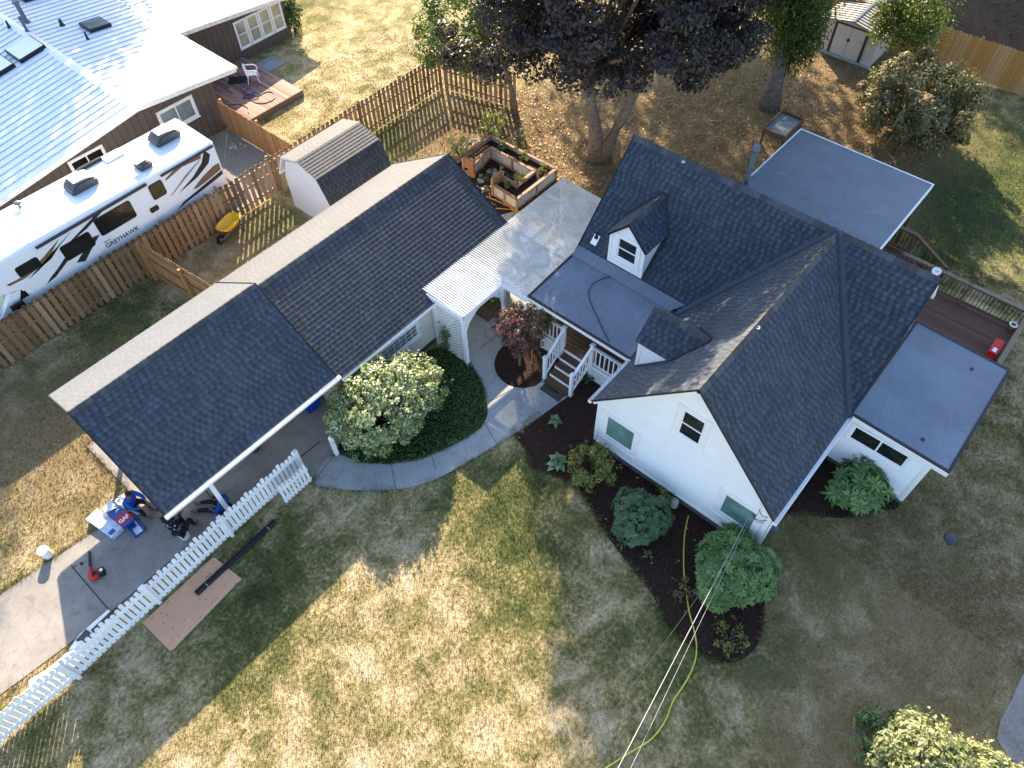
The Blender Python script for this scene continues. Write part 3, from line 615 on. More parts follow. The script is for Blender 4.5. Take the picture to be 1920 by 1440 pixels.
# front gable windows
nW = V3(-1, 0, 0); uW = V3(0, -1, 0)
window(house, V3(10.75, 6.03, .98), uW, Z, nW, 1.0, 1.04, 'plain', .17, 'teal')
window(house, V3(10.75, 2.08, 1.02), uW, Z, nW, 1.0, 1.0, 'plain', .17, 'teal')
window(house, V3(10.75, 3.86, 3.28), uW, Z, nW, .66, 1.06, 'double', .15, 'glass')
window(house, V3(14.9, 9.0, 1.4), uW, Z, nW, .9, 1.0, 'double', .1, 'glass')
d_ = MB(); d_.box(14.86, 14.9, 7.7, 8.6, .75, 2.75); d_.build('front_door', M['wplast'], house)
# electric meter and service bits
m = MB(); m.box(10.95, 11.3, .62, .769, 1.0, 1.45); m.cyl((11.12, .62, 1.25), (11.12, .5, 1.25), .09, .085, 14); m.build('meter_box', M['steel'], house, bevel=.01)
m = MB(); m.tube([(11.12, .70, 1.45), (11.12, .70, 2.45)], .025, 8); m.tube([(11.12, .70, 1.0), (11.12, .70, .02)], .02, 8)
m.build('conduit', M['steel'], house)
m = MB(); m.tube([(10.72, 1.15, 2.3), (10.7, 1.0, 2.12), (10.71, .86, 2.2), (10.72, .83, 2.45)], .009, 6); m.tube([(10.71, 1.28, 2.02), (10.70, 1.1, 1.8), (10.70, .95, 1.9), (10.71, .84, 2.05)], .009, 6); m.tube([(10.71, 1.25, 1.98), (10.69, 1.05, 1.72), (10.7, .86, 1.88)], .008, 6)
m.tube([(10.72, 1.05, 2.75), (10.7, 1.2, 2.62), (10.71, 1.1, 2.5), (10.71, .98, 2.62)], .007, 6); m.build('service_wiring', M['wireb'], house)
m = MB(); m.cyl((10.6, 3.28, -.02), (10.6, 3.28, .26), .13, .12, 14); m.build('crawl_vent', M['concb'], house)
# dormers
def dormer(o, u, d, label):
    """o centre of the front at wall-foot height; u across (to the viewer's right), d into the roof"""
    w2, he, ha = .65, 1.2, 1.88
    slope = MS if abs(d.x) > .5 else GS
    root = None
    wl = MB(); wl.prism([o-u*w2-Z*.25, o+u*w2-Z*.25, o+u*w2+Z*he, o+Z*(ha-.08), o-u*w2+Z*he], d*.06)
    for s_ in (-1, 1):
        q = o+u*(w2*s_); dd = he/slope
        wl.prism([q+d*.06-Z*.2, q+d*.06+Z*(he-.02), q+d*(dd+.1)+Z*(he-.02)], u*(-.05*s_))
    root = wl.build('dormer', M['siding'], house); tag(root, label)
    t = MB()
    for s_ in (-1, 1):
        q = o+u*(w2*s_); t.obox(q, u*(-s_), Z, -d, (-.012, .09), (-.05, he), (0, .022)); t.obox(q, d, Z, u*s_, (0, .09), (-.02, he-.02), (0, .014))
    t.obox(o, u, Z, -d, (-w2+.09, w2-.09), (-.06, .06), (0, .02)); t.build('dormer_trim', M['white'], root)
    r = MB(); sh = MB(); sl_ = (ha-he)/w2; ov = .09
    for s_ in (-1, 1):
        n_ = (Z + u*(s_*sl_)).normalized(); zr = ha; ze = he-sl_*ov
        a = o+Z*zr-d*ov; b = o+u*(s_*(w2+ov))+Z*ze-d*ov; c = o+u*(s_*(w2+ov))+Z*ze+d*(ze/slope); e = o+Z*zr+d*(zr/slope)
        slab(r, [a, b, c, e], n_, .06); upv = (Z-n_*Z.dot(n_)).normalized(); shingles(sh, [a, b, c, e], d, upv, n_, b)
        m2 = MB()
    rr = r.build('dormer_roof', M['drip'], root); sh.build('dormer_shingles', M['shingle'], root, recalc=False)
    cp = MB(); ridge_caps(cp, o+Z*(ha+.01)-d*ov, o+Z*(ha+.01)+d*(ha/slope-.1), (Z-u*sl_).normalized(), (Z+u*sl_).normalized(), .13); cp.build('dormer_ridge', M['cap'], root, recalc=False)
    f = MB()   # flashing along the cheeks and the two small valleys
    nm = (Z*1 - d*slope).normalized()
    for s_ in (-1, 1):
        b = o+u*(s_*(w2+.02)); ze = he-sl_*ov
        p = o+u*(s_*(w2+ov))+d*(ze/slope)+Z*ze; q = o+d*(ha/slope)+Z*ha
        f.face([p+nm*.03, q+nm*.03, q+u*(s_*.10)+nm*.03, p+u*(s_*.10)+nm*.03]); f.face([b+nm*.03, p+nm*.03, p+u*(s_*.03)+nm*.03, b+u*(s_*.08)+nm*.03])
    f.build('dormer_flashing', M['drip'], root, recalc=False)
    return root
dz = EZ+MS*(15.0-14.6)
d1 = dormer(V3(15.0, 8.63, dz), V3(0, -1, 0), V3(1, 0, 0), 'dormer whose window faces the front porch roof')
window(d1, V3(15.0, 8.96, dz+.36), uW, Z, nW, .71, .82, 'double', .12, 'glass', fname='dormer_window', sub=False)
dz2 = RZ-GS*(6.13-YR)
d2 = dormer(V3(12.73, 6.13, dz2), V3(-1, 0, 0), V3(0, -1, 0), 'dormer on the side slope of the gable roof')
window(d2, V3(13.08, 6.13, dz2+.36), V3(-1, 0, 0), Z, V3(0, 1, 0), .71, .82, 'double', .12, 'glass', sub=False)
# low-slope membrane roofs
def flat_roof(name, P, th, edge='drip', fascia='white', fh=.16, lip=.05):
    m = MB(); m.prism([p-Z*th for p in P], Z*th); o = m.build(name, M['membrane'], house)
    f = MB(); k = len(P); e = MB(); c = sum(P, Vector((0, 0, 0)))/k
    for i in range(k):
        a, b = P[i], P[(i+1) % k]; d = (b-a).normalized(); out = d.cross(Z); out = out if out.dot(a-c) > 0 else -out
        f.obox(a, d, out, Z, (-.02, (b-a).length+.02), (.001, .022), (-fh-.02, -.02)); e.obox(a, d, out, Z, (-.03, (b-a).length+.03), (-lip, .03), (-.028, .014))
    f.build('fascia', M[fascia], o); e.build('roof_edge', M[edge], o); return o
flat_roof('porch_roof', [V3(12.5, 6.52, 2.5), V3(12.5, 10.52, 2.5), V3(14.78, 10.42, 2.8), V3(14.78, 6.52, 2.8)], .1)
m = MB(); m.face([(14.60, 6.6, 2.795), (14.60, 10.42, 2.795), (14.95, 10.42, 2.98), (14.95, 6.3, 2.98)]); m.build('roof_apron', M['membrane'], house, recalc=False)
flat_roof('sunroom_roof', [V3(14.84, -2.15, 2.46), V3(14.84, .68, 2.56), V3(19.3, .68, 2.56), V3(19.3, -2.15, 2.46)], .12, fh=.2)
flat_roof('patio_roof', [V3(20.7, 2.85, 2.85), V3(20.7, 7.98, 2.85), V3(25.62, 7.98, 2.72), V3(25.62, 2.85, 2.72)], .12, edge='wplast', lip=.02)
m = MB()
for (x, y) in ((25.3, 3.0), (25.3, 7.8), (23.2, 7.8), (25.3, 5.4)): m.box(x-.06, x+.06, y-.06, y+.06, -.02, 2.58)
m.build('patio_post', M['rail'], house)
m = MB(); m.box(14.9, 19.1, -1.75, .771, .25, 2.34); m.build('sunroom_wall', M['siding'], house)
m = MB(); m.box(14.95, 19.05, -1.70, .76, -.02, .25); m.build('sunroom_foundation', M['found'], house)
m = MB(); m.box(14.878, 14.902, -1.76, -1.64, .24, 2.34); m.box(14.9, 15.0, -1.772, -1.749, .24, 2.34); m.build('sunroom_trim', M['white'], house)
window(house, V3(14.9, .40, 1.55), uW, Z, nW, 1.6, .6, 'slider', .07, 'glass')
m = MB()
for (x, y) in ((15.35, -1.2), (18.6, -1.3)):
    P_ = V3(x, y, 2.46+.1*(y+2.15)/2.83); m.cyl(P_, P_+Z*.03, .05, .05, 12)
m.build('roof_drain', M['black'], house)
# vent pipe behind the ridge, plumbing boot, safety-hook rings
m = MB(); b0 = V3(18.0, 6.65, 5.3); m.cyl(b0, b0+Z*1.35, .075, .075, 14); m.cyl(b0+Z*1.3, b0+Z*1.36, .10, .10, 14); m.cyl(b0+Z*1.43, b0+Z*1.58, .125, .10, 8); m.cyl(b0+Z*1.35, b0+Z*1.46, .06, .06, 10); m.cyl(b0+Z*.0, b0+Z*.25, .2, .11, 14); m.build('flue_pipe', M['steel'], house)
pb = V3(15.29, 9.98, EZ+MS*.69); m = MB(); m.cyl(pb, pb+Z*.22, .04, .035, 10); m.lathe(pb+nf*.02, [(.07, 0), (.045, .09)], 12); m.build('plumbing_vent', M['black'], house)
m = MB(); uu = Y; vv = up(nf, 0); m.obox(pb, uu, vv, nf, (-.11, .11), (-.24, .10), (.016, .022)); m.build('vent_boot_flashing', M['wplast'], house)
for q in ((1281, 305), (1412, 638)):
    c = gp(q[0], q[1], 5.74) if q[0] < 1300 else gp(q[0], q[1], 5.2); 
    if q[0] > 1300: c = V3(c.x, c.y, RZ-GS*abs(c.y-YR)+.03)
    mm = MB(); pts = [c + V3(.045*math.cos(t_*PI/6), .045*math.sin(t_*PI/6), .03) for t_ in range(13)]; mm.tube(pts, .010, 6); mm.build('anchor_ring', M['white'], house)
# front porch
m = MB(); m.box(12.72, 14.88, 6.42, 10.12, .66, .75); 
pf = m.build('porch_floor', M['porch'], house)
m = MB()
for i in range(12): m.box(12.72+i*.18, 12.875+i*.18, 6.43, 10.12, .7505, .764)
m.build('floor_boards', M['porch'], pf)
m = MB()
for (y0, y1) in ((6.42, 8.13), (9.15, 10.12)):
    m = MB()
    for k in range(6): m.box(12.70, 12.718, y0, y1, .06+k*.105, .13+k*.105)
    m.box(12.69, 12.72, y0, y1, .66, .765); m.build('porch_skirt', M['white'], house)
st = MB(); rs = MB()
for k in range(4):
    zt = .75-.17*(k+1)+.02; x1 = 12.70-k*.26
    st.box(x1-.27, x1+.0, 8.16, 9.1, zt-.04, zt, r=.3+.2*random.random()); rs.box(x1-.006, x1+.01, 8.16, 9.1, zt, zt+.13)
st.box(11.60, 11.68, 8.16, 9.1, .02, .10)
so_ = st.build('porch_steps', M['porch'], house); rs.build('step_risers', M['white'], so_)
def porch_rail(a, b, z0, z1, n):
    m = MB(); a, b = Vector(a), Vector(b)
    m.bar(a+Z*z1, b+Z*z1, .09, .05); m.bar(a+Z*(z0+.06), b+Z*(z0+.06), .06, .05)
    for i in range(n):
        q = a.lerp(b, (i+.7)/(n+.4)); m.obox(q, X, Y, Z, (-.018, .018), (-.018, .018), (z0+.06, z1))
    return m.build('porch_railing', M['white'], house)
porch_rail((12.76, 8.02, .75), (12.76, 6.75, .75), 0, .85, 7); porch_rail((12.76, 9.24, .75), (12.76, 10.06, .75), 0, .85, 5)
porch_rail((11.76, 8.08, .05), (12.70, 8.05, .68), .05, .95, 6); porch_rail((11.76, 9.18, .05), (12.70, 9.2, .68), .05, .95, 6)
def newel(x, y, z0, z1):
    m = MB(); m.box(x-.055, x+.055, y-.055, y+.055, z0, z1); m.box(x-.075, x+.075, y-.075, y+.075, z1, z1+.035); m.box(x-.05, x+.05, y-.05, y+.05, z1+.035, z1+.07); m.build('newel_post', M['white'], house)
for q in ((11.76, 8.08, 0, 1.12), (11.76, 9.18, 0, 1.12), (12.74, 8.05, 0, 1.72), (12.74, 9.2, 0, 1.72), (12.76, 10.1, 0, 2.42), (12.76, 6.62, .0, 1.7)): newel(*q)

# ================================================================ GARAGE WITH CARPORT
gar = thing('garage', 'long white garage and open carport under one charcoal shingle gable roof', 'garage', (7.5, 15.9, 0))
m = MB(); m.prism([(6.45, 13.16, -.02), (6.45, 18.6, -.02), (6.45, 18.6, 2.2), (6.45, 15.88, 3.9), (6.45, 13.16, 2.2)], (7.95, 0, 0)); m.build('wall', M['beige'], gar)
gs = (4.15-2.25)/(15.88-12.79)
def gable_x(x0, x1, yc, hw, ze, zr, mat_, nm):
    nf_ = V3(0, -(zr-ze)/hw, 1).normalized(); nb_ = V3(0, (zr-ze)/hw, 1).normalized()
    F = [V3(x0, yc-hw, ze), V3(x1, yc-hw, ze), V3(x1, yc, zr), V3(x0, yc, zr)]; Bk = [V3(x1, yc+hw, ze), V3(x0, yc+hw, ze), V3(x0, yc, zr), V3(x1, yc, zr)]
    m = MB(); slab(m, F, nf_, .09); slab(m, Bk, nb_, .09); o = m.build(nm, M['white'], gar)
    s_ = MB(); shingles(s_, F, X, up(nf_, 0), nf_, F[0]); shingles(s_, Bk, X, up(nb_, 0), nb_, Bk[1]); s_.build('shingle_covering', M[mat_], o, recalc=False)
    c = MB(); ridge_caps(c, (x0, yc, zr+.012), (x1, yc, zr+.012), nf_, nb_, .15); c.build('ridge_cap', M['cap'], o, recalc=False)
    for xx in (x0-.013, x1+.013):
        e = MB()
        for P_ in (F, Bk): a = V3(xx, P_[0].y, ze+.012); b = V3(xx, yc, zr+.012); e.bar(a, b, .026, .05)
        e.build('rake_edge', M['drip'], o)
    return o
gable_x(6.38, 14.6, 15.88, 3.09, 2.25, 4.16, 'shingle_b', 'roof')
gable_x(.47, 6.42, 15.85, 2.98, 2.40, 4.34, 'shingle_c', 'carport_roof')
m = MB()
for (x0, x1, y, z) in ((.45, 6.5, 12.86, 2.385),): m.box(x0, x1, y-.1, y-.002, z-.09, z-.078); m.box(x0, x1, y-.112, y-.1, z-.09, z+.006); m.box(x0, x1, y-.014, y-.002, z-.078, z); m.box(x0-.012, x0, y-.112, y, z-.09, z); m.box(x1, x1+.012, y-.112, y, z-.09, z)
m.build('gutter', M['white'], gar); m = MB(); m.box(6.52, 14.5, 12.76, 12.785, 2.13, 2.24)
m.build('fascia', M['white'], gar)
m = MB(); m.tube([(6.5, 12.8, 2.3), (6.5, 13.06, 2.05), (6.5, 13.08, .1)], .04, 8); m.build('downspout', M['white'], gar)
for (x, y) in ((1.85, 13.12), (1.85, 18.55), (4.4, 18.55)):
    m = MB(); m.box(x-.06, x+.06, y-.06, y+.06, -.02, 2.42); m.build('carport_post', M['white'], gar)
m = MB(); m.box(.62, 6.44, 13.05, 13.16, 2.28, 2.43); m.build('carport_beam', M['white'], gar); m = MB(); m.box(.62, 6.44, 18.5, 18.6, 2.28, 2.43); m.build('carport_beam', M['white'], gar)
m = MB(); m.box(6.44, 6.56, 13.02, 13.5, -.02, 2.2); m.build('carport_pier', M['beige'], gar)
m = MB(); m.box(6.40, 6.449, 14.3, 15.2, .03, 2.05); m.build('side_door', M['brown'], gar)
m = MB(); m.box(6.5, 14.4, 13.13, 13.165, -.02, .14); m.build('plinth', M['found'], gar)
window(gar, V3(8.30, 13.16, .95), X, Z, V3(0, -1, 0), 1.6, .58, 'plain', .09, 'grey_glass', bars=(6, 3), tm='white')

# ================================================================ BREEZEWAY COVER
bz = thing('breezeway_cover', 'white framed breezeway with corrugated translucent roof and a lattice side wall', 'pergola', (13.5, 12.4, 0))
m = MB()
def corr(x0, x1, y0, y1, z0=2.5, pitch=.09, amp=.016, per=8):
    n = int((x1-x0)/pitch*per); xs = [x0+(x1-x0)*i/n for i in range(n+1)]
    b = len(m.v)
    for x in xs:
        z = z0+amp*math.sin(2*PI*(x-x0)/pitch); m.v += [(x, y0, z), (x, y1, z+.07)]
    for i in range(n): m.f.append((b+2*i, b+2*i+2, b+2*i+3, b+2*i+1)); m.r.append(.5); m.m.append(0); m.uv.append(None)
corr(10.5, 12.40, 11.52, 13.3); corr(12.40, 17.75, 10.48, 13.3, 2.49)
m.build('corrugated_roof', M['poly'], bz, smooth=True, recalc=False)
m = MB()
m.box(10.5, 12.36, 11.50, 11.56, 2.33, 2.47); m.box(12.36, 12.42, 10.5, 11.56, 2.33, 2.47); m.box(10.47, 10.53, 11.50, 13.15, 2.33, 2.47); m.box(12.42, 12.6, 10.46, 10.52, 2.33, 2.47)
m.box(17.68, 17.74, 10.5, 13.3, 2.33, 2.46)
for x in (11.3, 12.4, 13.5, 14.6, 15.7, 16.8): m.box(x-.02, x+.02, 10.55 if x > 12.4 else 11.56, 13.2, 2.37, 2.465)
for y in (11.2, 12.2): m.box(12.45, 17.68, y-.02, y+.02, 2.35, 2.45)
m.build('roof_frame', M['white'], bz)
for (x, y) in ((10.53, 11.56), (10.53, 12.88), (12.39, 11.5), (17.65, 13.2), (17.65, 10.6)):
    m = MB(); m.box(x-.06, x+.06, y-.06, y+.06, -.02, 2.34); m.build('post', M['white'], bz)
m = MB()
for (a, b) in (((10.6, 2.33), (10.6, 1.7)), ): pass
m.prism([(10.55, 11.535, 2.33), (11.35, 11.535, 2.33), (11.1, 11.535, 2.2), (10.8, 11.535, 1.98), (10.62, 11.535, 1.65), (10.59, 11.535, 1.5), (10.55, 11.535, 1.5)], (0, .03, 0)); m.prism([(12.36, 11.535, 2.33), (11.7, 11.535, 2.33), (12.0, 11.535, 2.18), (12.25, 11.535, 1.9), (12.33, 11.535, 1.6), (12.36, 11.535, 1.6)], (0, .03, 0))
m.build('arch_brace', M['white'], bz)
m = MB()
y0, y1, z0, z1 = 11.62, 12.82, .12, 2.2
for s_ in (1, -1):
    for k in range(-14, 26):
        c = k*.135; pts = []
        a = max(0, c if s_ == 1 else c-(z1-z0)); 
        # line: (y-y0) = c + s*(z-z0) clipped to the panel
        ts = []
        zA, zB = 0, z1-z0; base = c if s_ == 1 else c+0
        f = (lambda zz: base + zz) if s_ == 1 else (lambda zz: base + (z1-z0) - zz)
        lo, hi = 0.0, z1-z0
        if s_ == 1: lo = max(lo, -base); hi = min(hi, (y1-y0)-base)
        else: lo = max(lo, base+(z1-z0)-(y1-y0)); hi = min(hi, base+(z1-z0))
        if hi-lo < .03: continue
        xx = 10.52 if s_ == 1 else 10.529
        m.bar((xx, y0+f(lo), z0+lo), (xx, y0+f(hi), z0+hi), .008, .032, up=X) if False else m.prism([V3(xx, y0+f(lo), z0+lo-.021), V3(xx, y0+f(hi), z0+hi-.021), V3(xx, y0+f(hi), z0+hi+.021), V3(xx, y0+f(lo), z0+lo+.021)], (.008, 0, 0))
m.box(10.51, 10.545, 11.6, 12.84, .06, .12); m.box(10.51, 10.545, 11.6, 12.84, 2.2, 2.33)
m.build('lattice', M['white'], bz)

# ================================================================ NEIGHBOUR HOUSE
nb_ = thing('neighbour_house', 'brown board sided house with pale ribbed metal roof beside the motorhome', 'house', (10, 32, 0))
xr, zr_, xe, ze_, xl, zl_ = 9.85, 3.15, 14.45, 2.70, -3.0, 1.75
roofz = lambda x: zr_-(x-xr)*(zr_-ze_)/(xe-xr) if x > xr else zr_-(xr-x)*.125
m = MB(); m.prism([(-2.5, 29.1, -.02), (13.5, 29.1, -.02), (13.5, 29.1, roofz(13.5)-.12), (xr, 29.1, zr_-.12), (-2.5, 29.1, roofz(-2.5)-.12)], (0, 4.0, 0))
m.prism([(-2.5, 33.0, -.02), (20.4, 33.0, -.02), (20.4, 33.0, roofz(20.4)-.1), (xr, 33.0, zr_-.12), (-2.5, 33.0, roofz(-2.5)-.12)], (0, 12, 0)); m.build('wall', M['n_wall'], nb_)
m = MB(); r_ = MB(); fa = MB()
def nroof(xa, xb, ya, yb):
    za, zb = roofz(xa), roofz(xb); d = V3(xb-xa, 0, zb-za); n_ = V3(-d.z, 0, d.x).normalized(); n_ = n_ if n_.z > 0 else -n_
    m.prism([V3(xa, ya, za)-n_*.08, V3(xb, ya, zb)-n_*.08, V3(xb, yb, zb)-n_*.08, V3(xa, yb, za)-n_*.08], n_*.08)
    k = int((yb-ya)/.40)
    for i in range(1, k+1):
        y = ya+(yb-ya)*i/(k+1); r_.bar(V3(xa, y, za)+n_*.012, V3(xb, y, zb)+n_*.012, .035, .028)
    fa.bar(V3(xa, ya-.012, za-.09), V3(xb, ya-.012, zb-.09), .024, .2)
nroof(xl, xr, 28.45, 46); nroof(xr, xe, 28.45, 46); nroof(xe, 22.0, 32.75, 46)
fa.box(xe+.0, xe+.024, 28.45, 32.75, ze_-.16, ze_+.01)
fa.bar((xe+.06, 28.45, ze_-.06), (xe+.06, 32.7, ze_-.06), .09, .09)
ro = m.build('roof', M['n_roof'], nb_); r_.build('standing_ribs', M['n_rib'], ro); fa.build('fascia', M['n_trim'], ro)
m = MB(); m.prism([(xr-.2, 28.4, zr_-.005), (xr, 28.4, zr_+.045), (xr+.2, 28.4, zr_+.01), (xr+.2, 28.4, zr_-.05), (xr-.2, 28.4, zr_-.06)], (0, 17.6, 0)); m.build('ridge_flashing', M['n_roof'], ro)
def skylight(px, py, w_, l_, gl):
    c = None
    z = 3.0
    for _ in range(8): q = gp(px, py, z); z = roofz(q.x)
    q = gp(px, py, z); sl_ = -.098 if q.x > xr else .125
    dx = V3(1, 0, sl_).normalized(); n_ = V3(-sl_, 0, 1).normalized()
    m = MB(); m.obox(q, dx, Y, n_, (-w_/2, w_/2), (-l_/2, l_/2), (.0, .17)); fr = m.build('skylight', M['black'], nb_, bevel=.015)
    p = MB(); p.obox(q, dx, Y, n_, (-w_/2+.05, w_/2-.05), (-l_/2+.05, l_/2-.05), (.165, .18)); p.build('skylight_pane', M[gl], fr)
skylight(180, 50, 1.0, 1.0, 'grey_glass'); skylight(50, 95, 1.25, 1.35, 'n_roof'); skylight(-8, 130, 1.25, 1.35, 'n_roof'); skylight(58, -8, 1.1, 1.2, 'n_roof')
def rvent(px, py, h, r0, mt, cap=False):
    z = 3.0
    for _ in range(8): q = gp(px, py, z); z = roofz(q.x)
    q = gp(px, py, z); m = MB(); m.cyl(q-Z*.03, q+Z*h, r0, r0, 12); m.cyl(q-Z*.02, q+Z*.1, r0*2, r0*1.2, 12)
    if cap: m.cyl(q+Z*h, q+Z*(h+.12), r0*1.5, r0*1.5, 12)
    m.build('roof_vent', M[mt], nb_)
rvent(50, 42, .85, .10, 'steel', True); rvent(52, 60, .55, .06, 'steel', True); rvent(117, 48, .28, .07, 'black'); rvent(165, 74, .32, .045, 'black'); rvent(18, 52, .3, .05, 'black')
for i in range(4):
    a = 17.42+i*.71
    window(nb_, V3(a, 33.0, .64), X, Z, V3(0, -1, 0), .57, 1.22, 'double', .055, 'pale_glass')
window(nb_, V3(10.80, 29.1, 1.25), X, Z, V3(0, -1, 0), 1.55, .82, 'slider', .1, 'grey_glass')
window(nb_, V3(6.75, 29.1, 1.25), X, Z, V3(0, -1, 0), 1.35, .75, 'slider', .08, 'glass')
m = MB(); m.box(13.5, 13.55, 31.55, 32.5, .3, 2.35); do = m.build('door', M['fence_new'], nb_); m = MB(); m.box(13.55, 13.56, 31.75, 32.3, .9, 2.15); m.build('door_pane', M['glass'], do)
m = MB(); m.box(14.15, 15.0, 32.97, 33.0, .3, 2.3); m.build('patio_door', M['white'], nb_); m = MB(); m.box(14.22, 14.93, 32.955, 32.972, .4, 2.22); m.build('patio_door_pane', M['glass'], nb_)
nd = thing('neighbour_deck', 'worn redwood deck of narrow boards behind the brown house', 'deck', (16, 30.5, 0))
m = MB()
k = 26
for i in range(k):
    x0 = 13.56+i*(17.28-13.56)/k
    for (ya, yb) in ((28.42, 30.2+.5*(i % 3)), (30.21+.5*(i % 3), 32.95)): m.box(x0, x0+.136, ya, yb, .235, .28)
m.build('deck_boards', M['deck_n'], nd)
m = MB(); m.box(13.6, 17.30, 28.38, 28.418, .0, .275); m.box(17.285, 17.32, 28.38, 32.9, .0, .275); m.build('deck_rim', M['rail_g'], nd)
m = MB(); m.box(17.5, 18.5, 31.2, 32.3, -.02, .05); tag(m.build('stepping_slab', M['walk'], bevel=.01), 'square concrete slab on the grass beside the redwood deck', 'slab')
# ================================================================ WOOD FENCES
def picket_fence(name, label, a, b, h, pitch, wd, mats, shadowbox_to=None, cap=True, group=None, posts=2.44, th=.02, side=1):
    """board fence from a to b; one thing with panels, rails and posts"""
    a, b = Vector(a), Vector(b); d = (b-a); L = d.length; d.normalize(); n = d.cross(Z)*side
    f = thing(name, label, 'fence', a.lerp(b, .5), group)
    npan = max(1, round(L/posts)); pl = L/npan; s0 = 0.0
    for i in range(npan):
        m = MB(); k = int(round(pl/pitch))
        for j in range(k):
            t = i*pl + (j+.5)*pl/k; hh = h + random.uniform(-.025, .025); q = a + d*t; r = random.random(); lean = random.uniform(-.008, .008)
            def board(q, off, hh, r):
                o = q + n*off
                m.prism([o-d*wd/2+Z*.03, o+d*wd/2+Z*.03, o+d*(wd/2+lean)+Z*(hh-.05), o+d*(wd/4+lean)+Z*hh, o-d*(wd/4-lean)+Z*hh, o-d*(wd/2-lean)+Z*(hh-.05)], n*th, r=r)
                if cap: m.obox(o+Z*(hh-.07), d, n, Z, (-wd*.52, wd*.52), (-.004, th+.004), (0, .02) if False else (-.0, .045), r=r, m=1)
            board(q, .02, hh, r)
            if shadowbox_to is not None and q.x < shadowbox_to: board(q + d*pitch*.5, -.075, hh-.02, random.random())
        m.build('picket_panel', mats, f)
        m = MB()
        for zz in (.25, h*.55, h-.3): m.obox(a+d*(i*pl), d, n, Z, (0.03, pl-.03), (-.045, .015), (zz, zz+.085))
        m.build('rail', mats[0], f)
    for i in range(npan+1):
        m = MB(); m.obox(a+d*min(L, max(0, i*pl)), d, n, Z, (-.05, .05), (-.15, -.05), (-.05, h+.02)); m.build('fence_post', mats[0], f)
    return f
FM = [M['fence'], M['fence_cap']]
picket_fence('picket_fence', 'long weathered cedar picket fence running between the motorhome and the garage', (-7.5, 23.62, 0), (21.95, 23.78, 0), 1.72, .255, .155, FM, shadowbox_to=9.2)
picket_fence('picket_fence', 'weathered cedar picket fence section standing in dappled shade under the purple maple', (21.95, 23.6, 0), (22.85, 20.1, 0), 1.6, .255, .15, FM, side=1)
picket_fence('board_fence', 'short cedar board fence joining the picket fence to the back of the garage', (6.05, 23.3, 0), (6.5, 18.75, 0), 1.8, .152, .148, [M['fence_new'], M['fence_new']], cap=False, side=-1)
picket_fence('board_fence', 'low cedar board fence between the gravel patch and the redwood deck', (13.42, 28.95, 0), (13.5, 23.95, 0), 1.45, .152, .148, [M['fence_new'], M['fence_new']], cap=False, side=1)
picket_fence('board_fence', 'tall tan board fence in front of the dark woodland floor', (38.12, 12.5, 0), (38.55, -16, 0), 1.82, .152, .136, [M['fence_tan'], M['fence_tan']], cap=False, side=1)
# ---------------------------------------------------------------- white picket fence and gate
FP = [V3(-7.6, 12.30, 0), V3(-5.76, 12.30, 0), V3(-3.59, 12.28, 0), V3(-1.08, 12.40, 0), V3(1.45, 12.52, 0), V3(4.22, 12.58, 0)]
wf = thing('picket_fence', 'white painted scalloped picket fence along the edge of the driveway', 'fence', V3(-1, 12.4, 0))
cnt = 0
def wpick(m, q, d, n, h, wd=.112, th=.016):
    m.prism([q-d*wd/2+Z*.05, q+d*wd/2+Z*.05, q+d*wd/2+Z*(h-.05), q+d*wd*.3+Z*(h-.012), q+Z*h, q-d*wd*.3+Z*(h-.012), q-d*wd/2+Z*(h-.05)], n*th)
for i in range(len(FP)-1):
    a, b = FP[i], FP[i+1]; d = (b-a); L = d.length; d.normalize(); n = d.cross(Z)
    m = MB(); k = round(L/.145)
    for j in range(k):
        t = (j+.5)*L/k; h = (1.24, 1.15, 1.13, 1.17)[cnt % 4]
        cnt += 1; wpick(m, a+d*t-n*.035, d, n, h)
    m.build('picket_panel', M['fence_w'], wf)
    m = MB()
    for zz in (.20, .88): m.obox(a, d, n, Z, (0, L), (-.0185, .02), (zz, zz+.11))
    m.build('rail', M['fence_w'], wf)
for i, p in enumerate(FP):
    m = MB(); m.box(p.x-.05, p.x+.05, p.y-.06, p.y+.04, -.02, 1.20); m.box(p.x-.06, p.x+.06, p.y-.07, p.y+.05, 1.20, 1.225); m.build('fence_post', M['fence_w'], wf)
gt = thing('gate', 'white picket gate swung open against the end of the white fence', 'gate', V3(3.7, 12.15, 0))
a, b = V3(3.12, 12.10, 0), V3(4.16, 12.10, 0); d = (b-a).normalized(); n = d.cross(Z); m = MB()
for j in range(8):
    t = (j+.5)*(1.04/8); wpick(m, a+d*t-n*.035, d, n, 1.08-.10*math.sin(PI*t/1.04), .088)
m.build('picket_panel', M['fence_w'], gt); m = MB()
for zz in (.2, .74): m.obox(a, d, n, Z, (0, 1.04), (-.0185, .02), (zz, zz+.09))
m.bar(a+Z*.3+n*.0, b+Z*.74, .03, .02, up=n); m.build('rail', M['fence_w'], gt)
m = MB(); c = gp(632, 852); m.box(c.x-.06, c.x+.06, c.y-.06, c.y+.06, -.02, .95); m.prism([c+V3(-.06, -.06, .95), c+V3(.06, -.06, .95), c+V3(0, -.06, 1.02)], (0, .12, 0))
gp_ = m.build('gate_post', M['fence_w'], bevel=.006); tag(gp_, 'lone white gate post with a latch hole beside the big hedge', 'post')
m = MB(); m.cyl((c.x+.02, c.y-.068, .72), (c.x+.02, c.y-.058, .72), .018, .018, 8); m.build('latch', M['black'], gp_)

